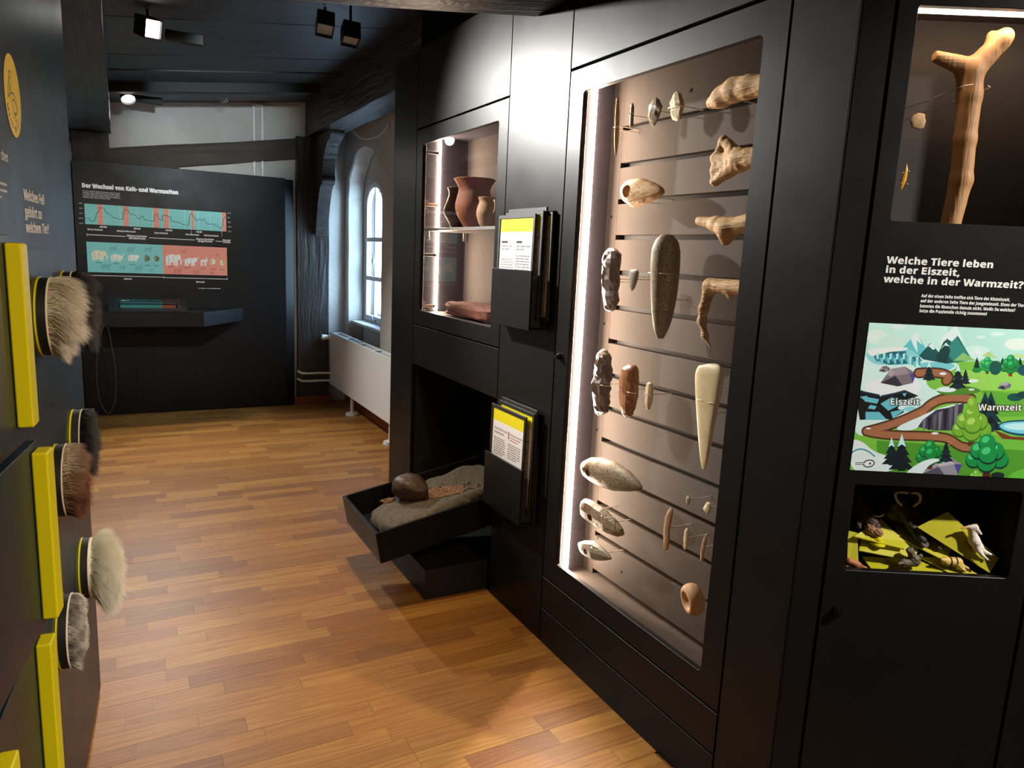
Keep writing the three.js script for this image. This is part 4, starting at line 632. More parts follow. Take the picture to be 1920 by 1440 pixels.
    // paths
    const path = (lw, col) => { c.strokeStyle = col; c.lineWidth = lw; c.lineJoin = c.lineCap = 'round'; c.beginPath(); c.moveTo(1120, 715); c.bezierCurveTo(900, 690, 800, 720, 720, 810); c.bezierCurveTo(560, 900, 380, 960, 210, 1000); c.bezierCurveTo(420, 1060, 760, 1020, 920, 1060); c.bezierCurveTo(1000, 1090, 1010, 1140, 1110, 1140); c.stroke(); c.beginPath(); c.moveTo(660, 495); c.bezierCurveTo(860, 480, 960, 510, 900, 560); c.stroke(); }; path(90, '#54402c'); path(72, '#8a6248'); path(56, '#b08266'); c.strokeStyle = '#c9906c'; c.lineWidth = 8; for (const [x, y] of [[700, 840], [790, 760], [930, 1100]]) { c.beginPath(); c.ellipse(x, y, 26, 12, -0.3, 0, 7); c.stroke(); }
    E('#e5f6f0', 870, 500, 30, 12); E('#dff3ee', 700, 580, 34, 12); E('#e5f6f0', 810, 1015, 32, 10); E('#e5f6f0', 225, 975, 22, 8); Cv('#6a9a4c', [780, 640, 1000, 590, 1210, 630, 1180, 670, 900, 690]); Cv('#dff3ee', [780, 640, 900, 600, 1010, 640, 920, 665]); E('#cfe9d0', 1120, 635, 26, 10); E('#e3f4ea', 1130, 560, 50, 14);
    // rock face, snow tongues
    Cv('#dff4ef', [420, 980, 700, 860, 820, 800, 1060, 740, 1060, 790, 800, 840, 700, 940, 600, 1000]); P('#5b5866', 660, 960, 700, 900, 820, 810, 930, 790, 1060, 750, 1020, 990, 800, 990); for (let i = 0; i < 7; i++) { const x = 700 + i * 46, y = 900 - i * 22; P(['#8d8a96', '#3f3d4a', '#77747f'][i % 3], x, y, x + 34, y - 14, x + 20, 985, x + 2, 985); }
    // trees
    const pine = (x, y, h, col, snow) => { for (let i = 0; i < 4; i++) { const w = h * (0.14 + i * 0.075), t = y - h + i * h * 0.2; P(i % 2 ? '#17383f' : col, x, t, x + w, t + h * 0.36, x - w, t + h * 0.36); } P(col, x - h * 0.14, y - h * 0.2, x + h * 0.14, y - h * 0.2, x + h * 0.1, y, x - h * 0.1, y); if (snow) P('#cfeff0', x, y - h - 10, x + h * 0.12, y - h * 0.66, x, y - h * 0.74, x - h * 0.12, y - h * 0.66); };
    const leafy = (x, y, r, a, b, d, trunk = '#7a4a34') => { P(trunk, x - r * 0.14, y + r * 0.4, x + r * 0.14, y + r * 0.4, x + r * 0.22, y + r * 1.3, x - r * 0.2, y + r * 1.3); for (const [dx, dy, s] of [[-0.7, 0.3, 0.42], [0.7, 0.3, 0.44], [0, 0.45, 0.5], [-0.45, -0.2, 0.45], [0.45, -0.15, 0.46], [0, -0.6, 0.44], [0.05, 0, 0.5]]) { E(d, x + dx * r, y + dy * r + r * 0.08, r * s * 1.05); E(a, x + dx * r, y + dy * r, r * s); E(b, x + dx * r - r * 0.1, y + dy * r - r * 0.14, r * s * 0.5, r * s * 0.38, -0.5); } };
    pine(750, 560, 160, '#1d454a', true); pine(1000, 630, 210, '#1d4a50', true); pine(1065, 590, 130, '#234f55'); pine(1160, 470, 110, '#2a5060'); pine(1240, 980, 330, '#2a5a5c'); pine(1290, 1000, 350, '#25525a'); pine(1380, 460, 100, '#27444f'); pine(1530, 470, 110, '#2a4a58');
    leafy(1250, 420, 62, '#3fae6c', '#6fd394', '#2a7d58'); leafy(1450, 420, 78, '#2f9d5e', '#57c985', '#1f6e48', '#b0442e'); E('#2f6f66', 1320, 450, 52, 60); E('#2d6a72', 1570, 470, 60, 46); E('#2a6a66', 1500, 700, 70, 34); E('#235a58', 1570, 680, 60, 30); E('#3d9a5c', 1160, 470, 40, 22);
    leafy(1130, 930, 150, '#8dbb50', '#b9dc78', '#5f8f3c'); E('#8dbb50', 1130, 760, 46, 66); E('#a9d068', 1120, 740, 26, 30);
    Cv('#2c6c80', [1330, 950, 1420, 900, 1700, 890, 1700, 1040, 1460, 1030]); Cv('#8fd6e6', [1350, 950, 1430, 912, 1700, 905, 1700, 1020, 1470, 1010]); Cv('#c9eef2', [1390, 950, 1460, 925, 1700, 920, 1700, 980, 1480, 985]); P('#8a5a3c', 1320, 980, 1480, 1040, 1700, 1050, 1700, 1080, 1400, 1060);
    // foreground
    Cv('#e3f6f1', [60, 1060, 180, 1090, 270, 1180, 420, 1220, 500, 1310, 380, 1370, 60, 1380]); c.strokeStyle = '#4aa6b4'; c.lineWidth = 12; c.beginPath(); c.moveTo(80, 1190); c.bezierCurveTo(160, 1120, 240, 1180, 280, 1220); c.stroke(); pine(430, 1300, 240, '#1c4448', true); pine(520, 1350, 320, '#17393e', true);
    c.strokeStyle = '#123c48'; c.fillStyle = '#eef8f2'; c.lineWidth = 9; c.beginPath(); c.ellipse(230, 1285, 48, 30, -0.2, 0, 7); c.fill(); c.stroke(); c.lineWidth = 20; c.strokeStyle = '#123c48'; c.beginPath(); c.moveTo(100, 1285); c.lineTo(185, 1285); c.stroke(); c.lineWidth = 9; c.strokeStyle = '#eef8f2'; c.beginPath(); c.moveTo(95, 1285); c.lineTo(190, 1285); c.stroke(); E('#eef8f2', 95, 1275, 14); E('#eef8f2', 95, 1296, 14); E('#123c48', 240, 1285, 9);
    leafy(770, 1190, 110, '#2f9a58', '#57c67e', '#1c5f48'); pine(910, 1270, 190, '#234e52'); leafy(1270, 1190, 165, '#2f9f60', '#63d08c', '#1a4f48', '#6a4034'); Cv('#dff4ef', [560, 1360, 680, 1270, 800, 1230, 880, 1250, 760, 1290, 690, 1400, 560, 1400]); leafy(1180, 1400, 60, '#8cc458', '#b3df80', '#5a9040'); E('#1f4a44', 1370, 1385, 60, 30); Cv('#7cc35a', [1440, 1420, 1520, 1340, 1700, 1300, 1700, 1460, 1440, 1460]);
    text(c, 'Eiszeit', 412, 768, 76, { fit: 262, bold: 6, stroke: '#2a5a68', lw: 16 }); text(c, 'Warmzeit', 1180, 815, 78, { fit: 380, bold: 6, stroke: '#3a4a30', lw: 16 });
    c.restore();
  }, { solid: true, rough: 0.5, contrast: 1.3, lift: -0.07 });
  const p = part('landscape_picture', new THREE.PlaneGeometry(W, H), m, cab); p.position.set(0.1042 + W / 2, 1.0402 + H / 2, 0.0012);
  part('picture_board', bx(0.1042, 1.0402, 0.0001, 0.1042 + W, 1.0402 + H, 0.001), M.white, cab);
}
{ // finds in the antler case
  const a = inCab('antler', 'big pale antler with broken branches standing in the right case', 'antler', [0.30, 1.602, -0.075]);
  const B = (s, y, o = 0) => [s - 0.30, y - 1.602, o];
  part('body', blob([[B(0.296, 1.612), B(0.306, 1.72), 0.021, 0.0235], [B(0.306, 1.72), B(0.301, 1.81), 0.0235, 0.023], [B(0.301, 1.81), B(0.297, 1.905), 0.023, 0.025], [B(0.297, 1.905), B(0.29, 1.955), 0.025, 0.028], [B(0.285, 1.965), B(0.206, 1.982, 0.01), 0.022, 0.0125], [B(0.292, 1.955), B(0.342, 2.02, 0.008), 0.026, 0.02], [B(0.342, 2.02, 0.008), B(0.35, 2.03, 0.008), 0.02, 0.019], [B(0.33, 2.01), B(0.326, 2.034), 0.013, 0.01]], { res: 80, k: 0.009, noise: 0.0007, freq: 70, cuts: [[B(0.3, 1.603), [0, -1, 0]], [B(0.2, 1.98), [-1, 0.1, 0]]] }), std({ color: hex('#bd9464'), map: tex(256, 256, (u, v) => { const f = pf(u, v, 30, 3, 4), w = pf(u, v, 3, 3, 3); return mixc([0.82, 0.72, 0.6], [1, 0.97, 0.9], 0.35 * f + 0.65 * w); }, true, 5, 5), bumpMap: tex(256, 256, (u, v) => pf(u, v, 40, 4, 4), false, 5, 5), bumpScale: 0.0012, roughness: 0.6 }), a);
  part('mount_wire', [tube([[-0.034, 0.318, 0.0], [-0.03, 0.318, 0.026], [-0.015, 0.32, 0.03]], 0.0014, 10, 5), tube([[0.03, 0.318, 0.0], [0.028, 0.318, 0.02], [0.018, 0.32, 0.026]], 0.0014, 10, 5), rod([-0.034, 0.318, 0], [-0.034, 0.316, -0.125], 0.0014, 0.0014, 5), rod([0.03, 0.318, 0], [0.03, 0.316, -0.125], 0.0014, 0.0014, 5)], M.pin, a);
  const sh = inCab('bone_disc', 'small notched tan bone disc left of the big antler', 'bone', [0.183, 1.843, -0.06]);
  part('body', lithic([[-0.019, 0.0], [-0.014, 0.012], [-0.002, 0.018], [0.013, 0.016], [0.014, 0.007], [0.017, 0.002], [0.011, -0.004], [0.015, -0.014], [0.004, -0.018], [-0.012, -0.015]], { k: 0.25, n: 16, m: 14, rough: 0.1 }), S.tan, sh); part('mount_pin', rod([-0.01, -0.004, 0], [-0.03, -0.006, -0.138], 0.0011, 0.0011, 6), M.pin, sh);
  const am = inCab('amber_point', 'small amber yellow pointed flake at the lower left of the antler case', 'flint tool', [0.1695, 1.721, -0.06]);
  part('body', lithic([[0.001, 0.03], [0.006, 0.012], [0.005, -0.008], [0, -0.022], [-0.003, -0.03], [-0.006, -0.028], [-0.007, -0.008], [-0.003, 0.012]], { k: 0.5, n: 12, m: 8, rough: 0.2, facet: 24 }), std({ color: hex('#d99a1e'), roughness: 0.3 }), am); part('mount_pin', rod([0, -0.004, 0], [-0.012, -0.006, -0.138], 0.0011, 0.0011, 6), M.pin, am);
  part('mount_wire', [[-1, 0.008], [1, 0.012], [-1, -0.014], [1, -0.016]].map(([s, y]) => new THREE.SphereGeometry(0.0014, 8, 6).translate(s * 0.007, y, 0.003)), M.pin, am);
}
{ // toy bin: translucent yellow plates, each with an animal on it
  const yel = phy({ color: hex('#d8cf1c'), roughness: 0.45, transmission: 0.35, thickness: 0, ior: 1.45 });
  const slabOf = (q, t = 0.003) => { const v = q.map((p) => new THREE.Vector3(...p)), n = new THREE.Vector3().crossVectors(v[1].clone().sub(v[0]), v[2].clone().sub(v[0])).normalize().multiplyScalar(t), pos = [], N = q.length; const tri = (...w) => w.forEach((p) => pos.push(p.x, p.y, p.z)); const u = v.map((p) => p.clone().sub(n)); for (let i = 1; i + 1 < N; i++) { tri(v[0], v[i], v[i + 1]); tri(u[0], u[i + 1], u[i]); } for (let i = 0; i < N; i++) { const j = (i + 1) % N; tri(v[i], u[i], v[j]); tri(v[j], u[i], u[j]); } const g = new THREE.BufferGeometry(); g.setAttribute('position', new THREE.Float32BufferAttribute(pos, 3)); g.computeVertexNormals(); return metricUV(g); };
  const plateOf = (label, q) => { const c = q.reduce((s, p) => s.map((v, i) => v + p[i] / q.length), [0, 0, 0]); const t = inCab('puzzle_plate', label, 'plate', c, 'yellow puzzle plates in the bin'); part('plate', slabOf(q.map((p) => p.map((v, i) => v - c[i]))), yel, t); return t; };
  const p1 = plateOf('yellow translucent plate under the white goat', [[0.488, 0.79, -0.024], [0.512, 0.824, -0.036], [0.392, 0.926, -0.07], [0.316, 0.886, -0.058]]);
  plateOf('yellow translucent plate under the brown bison', [[0.155, 0.86, -0.04], [0.285, 0.832, -0.045], [0.30, 0.842, -0.075], [0.25, 0.885, -0.11]]);
  const p3 = plateOf('yellow translucent plate with a round plug on it', [[0.172, 0.824, -0.04], [0.31, 0.806, -0.035], [0.345, 0.842, -0.09], [0.205, 0.852, -0.10]]); part('plug', [new THREE.CylinderGeometry(0.017, 0.018, 0.004, 24), new THREE.CylinderGeometry(0.01, 0.011, 0.012, 20).translate(0, 0.008, 0)], M.yellow, p3).position.set(-0.036, 0.008, 0.012);
  plateOf('yellow translucent plate under the mammoth feet', [[0.285, 0.848, -0.085], [0.385, 0.81, -0.035], [0.425, 0.835, -0.08], [0.30, 0.872, -0.13]]);
  plateOf('yellow translucent plate leaning at the left edge of the bin', [[0.142, 0.784, -0.028], [0.170, 0.80, -0.032], [0.172, 0.862, -0.06], [0.150, 0.866, -0.062]]);
  plateOf('yellow translucent plate lying flat at the front of the bin', [[0.205, 0.779, -0.024], [0.392, 0.779, -0.024], [0.335, 0.798, -0.07], [0.196, 0.797, -0.07]]);
  plateOf('yellow translucent plate flat at the front right below the goat', [[0.40, 0.780, -0.024], [0.47, 0.780, -0.024], [0.41, 0.806, -0.07], [0.335, 0.806, -0.065]]);
  const animal = (name, label, at, bones, mat, o = {}) => { const t = inCab(name, label, 'toy animal', at, undefined); part('body', blob(bones.map(([a, b, ra, rb]) => [a.map((v, i) => v - at[i]), b.map((v, i) => v - at[i]), ra, rb]), { res: 52, k: 0.006, pad: 0.006, noise: 0.0012, freq: 160, ...o }), mat, t); return t; };
  const fur = (c) => std({ color: hex(c), map: S.dark.map, roughness: 0.6 });
  const horn = std({ color: hex('#d9a070'), roughness: 0.5 }), ivory = std({ color: hex('#b7a78f'), roughness: 0.5 });
  { const g = animal('toy_goat', 'white toy goat tipped over on a yellow plate', [0.445, 0.875, -0.045], [[[0.437, 0.893, -0.038], [0.444, 0.868, -0.034], 0.009, 0.012], [[0.444, 0.868, -0.034], [0.455, 0.852, -0.032], 0.0125, 0.012], [[0.428, 0.9, -0.036], [0.441, 0.902, -0.034], 0.0055, 0.0075], [[0.455, 0.852, -0.028], [0.47, 0.843, -0.024], 0.006, 0.0035], [[0.47, 0.843, -0.024], [0.483, 0.838, -0.022], 0.0035, 0.003], [[0.45, 0.848, -0.024], [0.46, 0.836, -0.018], 0.006, 0.0035], [[0.46, 0.836, -0.018], [0.473, 0.826, -0.016], 0.0035, 0.003], [[0.446, 0.896, -0.03], [0.454, 0.888, -0.028], 0.004, 0.0025]], std({ color: hex('#e6dccb'), roughness: 0.6 }), { k: 0.005 });
    part('horn', tube([[-0.018, 0.026, 0.01], [-0.027, 0.026, 0.012], [-0.036, 0.022, 0.012]], 0.0026, 10, 6), horn, g); part('hoof', [new THREE.SphereGeometry(0.0036, 10, 8).translate(0.04, -0.038, 0.024), new THREE.SphereGeometry(0.0036, 10, 8).translate(0.029, -0.05, 0.03)], fur('#4a3428'), g); part('ear', new THREE.SphereGeometry(0.004, 10, 8).scale(0.5, 1.2, 0.6).translate(-0.002, 0.032, 0.012), std({ color: hex('#d98a6a'), roughness: 0.6 }), g); }
  { const g = animal('toy_mammoth', 'black toy mammoth with curved tusks at the back of the bin', [0.31, 0.90, -0.11], [[[0.285, 0.905, -0.13], [0.33, 0.895, -0.135], 0.034, 0.036], [[0.288, 0.93, -0.105], [0.292, 0.922, -0.1], 0.024, 0.02], [[0.292, 0.915, -0.09], [0.306, 0.885, -0.078], 0.012, 0.008], [[0.31, 0.89, -0.105], [0.336, 0.85, -0.062], 0.016, 0.0105], [[0.345, 0.885, -0.11], [0.375, 0.846, -0.062], 0.015, 0.0095]], fur('#2c211d'), {});
    part('tusk', tube([[-0.028, 0.034, 0.03], [-0.046, 0.05, 0.035], [-0.052, 0.068, 0.04], [-0.036, 0.072, 0.045], [-0.026, 0.071, 0.046]], 0.0034, 20, 8), ivory, g); part('tusk', tube([[-0.002, 0.034, 0.036], [0.008, 0.05, 0.042], [0.004, 0.066, 0.046], [-0.008, 0.073, 0.048], [-0.02, 0.072, 0.048]], 0.0034, 20, 8), ivory, g);
    part('foot', [new THREE.CylinderGeometry(0.0105, 0.0108, 0.006, 16).rotateX(0.9).rotateZ(-0.4).translate(0.0285, -0.055, 0.053), new THREE.CylinderGeometry(0.0095, 0.01, 0.006, 16).rotateX(0.9).rotateZ(-0.4).translate(0.068, -0.059, 0.053)], fur('#4c3a32'), g); }
  { const g = animal('toy_bison', 'shaggy brown toy bison at the back left of the bin', [0.19, 0.885, -0.09], [[[0.15, 0.905, -0.125], [0.19, 0.918, -0.125], 0.022, 0.03], [[0.19, 0.918, -0.12], [0.205, 0.895, -0.09], 0.03, 0.022], [[0.205, 0.893, -0.088], [0.216, 0.878, -0.066], 0.02, 0.013], [[0.16, 0.9, -0.11], [0.145, 0.876, -0.09], 0.011, 0.007], [[0.19, 0.895, -0.1], [0.18, 0.872, -0.075], 0.011, 0.007]], fur('#4a3020'), { noise: 0.004, freq: 180, res: 60 });
    part('beard', blob([[[0.012, -0.012, 0.03], [0.03, -0.018, 0.034], 0.013, 0.011]], { res: 40, noise: 0.006, freq: 260 }), fur('#b98a5c'), g); part('horn', tube([[0.02, 0.02, 0.02], [0.034, 0.022, 0.026], [0.04, 0.03, 0.03]], 0.0026, 10, 6), ivory, g); }
  { const g = animal('toy_wolf', 'grey furry toy animal lying on the front plate', [0.295, 0.812, -0.03], [[[0.279, 0.803, -0.03], [0.308, 0.806, -0.033], 0.011, 0.0125], [[0.304, 0.81, -0.03], [0.29, 0.835, -0.028], 0.010, 0.008], [[0.29, 0.835, -0.028], [0.281, 0.838, -0.024], 0.006, 0.004], [[0.276, 0.805, -0.024], [0.262, 0.803, -0.02], 0.005, 0.0035], [[0.308, 0.816, -0.028], [0.316, 0.824, -0.026], 0.007, 0.005]], fur('#7d7660'), { noise: 0.0022, freq: 240 }); part('ear', [new THREE.ConeGeometry(0.0035, 0.008, 8).translate(-0.006, 0.034, 0.002), new THREE.ConeGeometry(0.0035, 0.008, 8).translate(0.001, 0.033, -0.003)], fur('#2a2622'), g); }
  { const g = animal('toy_horse', 'tan striped toy animal half hidden under the goat plate', [0.405, 0.81, -0.036], [[[0.386, 0.809, -0.038], [0.415, 0.808, -0.038], 0.011, 0.012], [[0.416, 0.806, -0.034], [0.437, 0.797, -0.028], 0.004, 0.003], [[0.412, 0.802, -0.03], [0.43, 0.79, -0.026], 0.004, 0.003], [[0.382, 0.812, -0.034], [0.37, 0.816, -0.03], 0.006, 0.004]], std({ color: hex('#d8b45a'), roughness: 0.55 })); part('stripe', [-0.01, 0.004].map((x) => new THREE.TorusGeometry(0.0118, 0.0016, 6, 20).rotateY(Math.PI / 2).translate(x, -0.0015, -0.002)), fur('#7a4a24'), g); }
  animal('toy_deer', 'orange brown toy animal lying in the bottom left corner of the bin', [0.165, 0.79, -0.03], [[[0.148, 0.797, -0.034], [0.168, 0.789, -0.032], 0.0085, 0.0095], [[0.168, 0.789, -0.032], [0.19, 0.783, -0.03], 0.007, 0.0035]], fur('#c97a48'));
}

// ================================================================== fur wall on the left (local x away from the viewer, z into the corridor)
const furWall = thing('fur_wall', 'dark panel wall with flaps, lettering and fur samples at the left', 'panel wall', [-0.114, 0, -2.574], R(86.132));
const onFur = (name, label, category, p, group) => { const t = thing(name, label, category, [0, 0, 0], furWall.rotation.y, group); t.position.copy(new THREE.Vector3(...p).applyAxisAngle(new THREE.Vector3(0, 1, 0), furWall.rotation.y).add(furWall.position)); return t; };
{
  part('panel', bx(-4.3, 0.012, -0.3, 0, 2.166, 0, 0.004), M.panelNavy, furWall);
  part('shadow_gap', bx(-4.3, 0, -0.28, -0.01, 0.012, -0.02), M.black, furWall);
  const w = 0.36, h = 0.15; const m = print(w, h, 3000, (c) => { text(c, 'Welches Fell', 0.02, 0.047, 0.03, { fit: 0.252, bold: 3, fill: '#ffffff' }); text(c, 'gehört zu', 0.02, 0.081, 0.03, { fit: 0.205, bold: 3, fill: '#ffffff' }); text(c, 'welchem Tier?', 0.02, 0.113, 0.03, { fit: 0.292, bold: 3, fill: '#ffffff' }); });
  part('lettering', new THREE.PlaneGeometry(w, h), m, furWall).position.set(-0.787 + w / 2, 1.617 - h / 2, 0.0006);
  const m2 = print(0.3, 0.2, 2500, (c) => { text(c, 'chen', 0.285, 0.06, 0.026, { align: 'right' }); greek(c, 0.05, 0.1, 0.21, 3, 0.012, 0.0075, '#d8dad8', 0.05); });
  part('lettering', new THREE.PlaneGeometry(0.3, 0.2), m2, furWall).position.set(-0.88 - 0.15, 1.69 - 0.1, 0.0006);
  const m3 = print(0.16, 0.16, 4000, (c) => {
    c.fillStyle = '#f2d21c'; c.beginPath(); c.arc(0.08, 0.08, 0.077, 0, 7); c.fill(); c.strokeStyle = '#26231c'; c.lineWidth = 0.0032; c.lineJoin = c.lineCap = 'round';
    // pelican in outline
    c.beginPath(); c.moveTo(0.058, 0.04); c.bezierCurveTo(0.064, 0.034, 0.072, 0.036, 0.072, 0.044); c.bezierCurveTo(0.072, 0.058, 0.060, 0.066, 0.066, 0.078); c.bezierCurveTo(0.08, 0.07, 0.105, 0.074, 0.118, 0.098); c.bezierCurveTo(0.112, 0.112, 0.09, 0.116, 0.076, 0.104); c.bezierCurveTo(0.064, 0.094, 0.058, 0.08, 0.052, 0.07); c.bezierCurveTo(0.05, 0.06, 0.05, 0.05, 0.058, 0.04); c.stroke();
    c.beginPath(); c.moveTo(0.06, 0.048); c.bezierCurveTo(0.046, 0.058, 0.036, 0.074, 0.034, 0.088); c.bezierCurveTo(0.044, 0.086, 0.056, 0.078, 0.062, 0.062); c.stroke(); c.beginPath(); c.moveTo(0.078, 0.088); c.bezierCurveTo(0.09, 0.082, 0.104, 0.09, 0.112, 0.1); c.stroke(); c.beginPath(); c.moveTo(0.092, 0.112); c.lineTo(0.094, 0.124); c.lineTo(0.102, 0.124); c.moveTo(0.083, 0.109); c.lineTo(0.084, 0.12); c.stroke();
    const s = 'Mach mit!'; c.save(); c.translate(0.08, 0.08); for (let i = 0; i < s.length; i++) { const a = R(152 - i * 13.5); c.save(); c.translate(0.062 * Math.cos(a), 0.062 * Math.sin(a)); c.rotate(a - Math.PI / 2); text(c, s[i], 0, 0.005, 0.019, { fill: '#26231c', align: 'center' }); c.restore(); } c.restore();
  });
  part('round_sticker', new THREE.PlaneGeometry(0.16, 0.16), m3, furWall).position.set(-0.809, 1.763, 0.0008);
}
// flaps with yellow grip bars; hinge at the viewer's side, some stand a little open
const flapGroup = 'flaps with yellow grips';
for (const [s, y1, open, label] of [[-1.075, 1.498, 0.8, 'topmost flap with yellow grip bar beside the beige fur'], [-1.07, 1.138, 4.0, 'middle flap with yellow grip bar, standing slightly open'], [-1.075, 0.778, 1.2, 'lower flap with yellow grip bar beside the grey fur'], [-1.42, 0.775, 1.2, 'flap at the bottom left corner with only its yellow grip top showing']]) {
  const wd = 0.325, f = onFur('flap', label, 'flap', [s - wd, y1 - 0.345, 0.003], flapGroup); f.rotation.y += R(-open);
  part('leaf', bx(0, 0, 0, wd, 0.345, 0.016, 0.0015), M.panelNavy, f);
  part('grip_bar', bx(wd - 0.042, 0.018, 0.0162, wd + 0.004, 0.332, 0.042, 0.004), M.yellow, f);
  part('hinge', rod([-0.004, 0.02, 0.006], [-0.004, 0.325, 0.006], 0.005, 0.005, 8), M.black, f);
}
// fur samples on round discs: every hair a thin tapered strand
function furSample(s, y, label, o) {
  const t = onFur('fur_sample', label, 'fur', [s, y, 0], 'fur samples on the left wall'), r = o.r ?? 0.086;
  part('ring', new THREE.CylinderGeometry(r + 0.002, r + 0.002, 0.004, 48).rotateX(Math.PI / 2).translate(0, 0, 0.003), M.yellow, t);
  part('disc', new THREE.CylinderGeometry(r, r, 0.018, 48).rotateX(Math.PI / 2).translate(0, 0, 0.0141), M.black, t);
  const skin = new THREE.SphereGeometry(r, 40, 20, 0, Math.PI * 2, 0, Math.PI / 2); skin.rotateX(Math.PI / 2); skin.scale(1, 1, (o.dome ?? 0.012) / r); skin.translate(0, 0, 0.0232);
  part('hide', skin, std({ color: hex(o.hide), roughness: 0.9 }), t);
  if (o.rim) part('hide_rim', new THREE.TorusGeometry(r, 0.002, 8, 60).translate(0, 0, 0.0236), std({ color: hex(o.rim), roughness: 0.9 }), t);
  const pos = [], nor = [], col = [], idx = [], N = o.n, seg = 4, v = new THREE.Vector3(), d = new THREE.Vector3(), side = new THREE.Vector3(), up = new THREE.Vector3(), c = new THREE.Color();
  for (let i = 0; i < N; i++) {
    const a = rnd() * 6.283, q = Math.sqrt(rnd()) * 0.99, x = q * r * Math.cos(a), yy = q * r * Math.sin(a), clump = n3(x * 60, yy * 60, s * 9), cl2 = n3(x * 28 + 9, yy * 28, s * 9);
    v.set(x, yy, 0.0232 + (o.dome ?? 0.012) * Math.sqrt(Math.max(0, 1 - q * q)));
    d.set(Math.cos(a) * q * (o.splay ?? 0.3) + 0.35 * clump + rr(-0.2, 0.2) * (o.mess ?? 1), Math.sin(a) * q * (o.splay ?? 0.3) + 0.3 * cl2 - (o.comb ?? 0.2) + rr(-0.2, 0.2) * (o.mess ?? 1), 1).normalize();
    const L = o.len * (0.75 + 0.5 * rnd()) * (1 + 0.5 * cl2) * (o.lenAt ? o.lenAt(x / r, yy / r) : 1), w = o.w;
    c.set(o.color(x / r, yy / r, clump, cl2)); const sh = 0.85 + 0.3 * rnd(); const tip = o.tip ? new THREE.Color(o.tip) : c;
    const base = pos.length / 3;
    for (let k = 0; k <= seg; k++) {
      const f = k / seg, W = w * (1 - 0.92 * f); side.set(d.y, -d.x, 0.2).cross(d).normalize(); up.crossVectors(d, side).normalize();
      for (let e = 0; e < 3; e++) { const g = e * 2.0944, X = Math.cos(g), Y = Math.sin(g); pos.push(v.x + (side.x * X + up.x * Y) * W, v.y + (side.y * X + up.y * Y) * W, v.z + (side.z * X + up.z * Y) * W); nor.push(side.x * X + up.x * Y, side.y * X + up.y * Y, side.z * X + up.z * Y); const m = o.tip ? f * f : 0; col.push((c.r + (tip.r - c.r) * m) * sh, (c.g + (tip.g - c.g) * m) * sh, (c.b + (tip.b - c.b) * m) * sh); }
      v.addScaledVector(d, L / seg); d.y -= (o.droop ?? 0.35); d.x += 0.12 * clump; d.normalize();
    }
    for (let k = 0; k < seg; k++) for (let e = 0; e < 3; e++) { const p = base + k * 3 + e, u = base + k * 3 + (e + 1) % 3; idx.push(p, u, p + 3, u, u + 3, p + 3); }
  }
  const g = new THREE.BufferGeometry(); g.setAttribute('position', new THREE.Float32BufferAttribute(pos, 3)); g.setAttribute('normal', new THREE.Float32BufferAttribute(nor, 3)); g.setAttribute('color', new THREE.Float32BufferAttribute(col, 3)); g.setIndex(idx);
  part('hair', g, o.soft ? phy({ vertexColors: true, roughness: 1, transmission: o.soft, thickness: 0 }) : std({ vertexColors: true, roughness: o.rough ?? 0.75 }), t).userData.kind = 'stuff';
}
furSample(-0.67, 1.322, 'long-haired beige fur disc, top of the nearer column', { soft: 0.3, n: 6500, len: 0.05, w: 0.0007, hide: '#b8a890', rim: '#e6dcc8', droop: 0.26, comb: 0.2, splay: 0.35, mess: 1.2, lenAt: (x, y) => 0.7 + 0.35 * (y > -0.3), color: (x, y, c, e) => (e > 0.0 ? '#f6efe0' : c > 0 ? '#e6dac6' : y < -0.3 ? '#bfa88c' : '#d6c8b0') });
furSample(-0.31, 1.322, 'long-haired black fur disc, top of the farther column', { n: 4600, len: 0.055, w: 0.0008, hide: '#1a1614', rim: '#cfc4ae', droop: 0.5, comb: 0.2, rough: 0.5, color: (x, y, c) => (c > 0.2 ? '#17120f' : '#0c0a09') });
furSample(-0.615, 0.925, 'brown bristly fur disc beside the middle flap', { n: 5200, len: 0.033, w: 0.0007, hide: '#5a3a26', rim: '#d8cdb8', droop: 0.16, comb: 0.05, splay: 0.15, mess: 0.6, tip: '#6e3418', color: (x, y, c) => (y > 0.4 ? '#d2c0a4' : y > -0.1 ? '#ab8d6d' : c > 0 ? '#85603e' : '#60402a') });
furSample(-0.29, 0.94, 'short black fur disc, middle of the farther column', { n: 4200, len: 0.03, w: 0.0008, hide: '#141110', rim: '#cfc4ae', droop: 0.3, comb: 0.2, rough: 0.5, color: () => '#0d0b0a' });
furSample(-0.275, 0.556, 'thick fluffy white fur disc, bottom of the farther column', { soft: 0.5, n: 15000, len: 0.05, w: 0.00055, dome: 0.046, hide: '#f2ecd8', droop: 0.2, comb: 0.25, splay: 1.15, mess: 2.2, lenAt: (x, y) => 0.8 + 0.5 * clamp(-y), color: (x, y, c, e) => (e > 0.0 ? '#fffdf2' : c > 0 ? '#fcf7e6' : '#f3ead0') });
furSample(-0.685, 0.572, 'short grey and white patched fur disc, bottom of the nearer column', { soft: 0.25, n: 8200, len: 0.018, w: 0.0006, hide: '#9a948c', rim: '#efe9de', droop: 0.2, comb: 0.1, splay: 0.2, color: (x, y, c, e) => (x > 0.35 + 0.3 * e ? '#fbf8f0' : e > 0.1 ? '#dcd6cc' : c > 0.1 ? '#b0a79d' : c < -0.2 ? '#756d65' : '#988f85') });

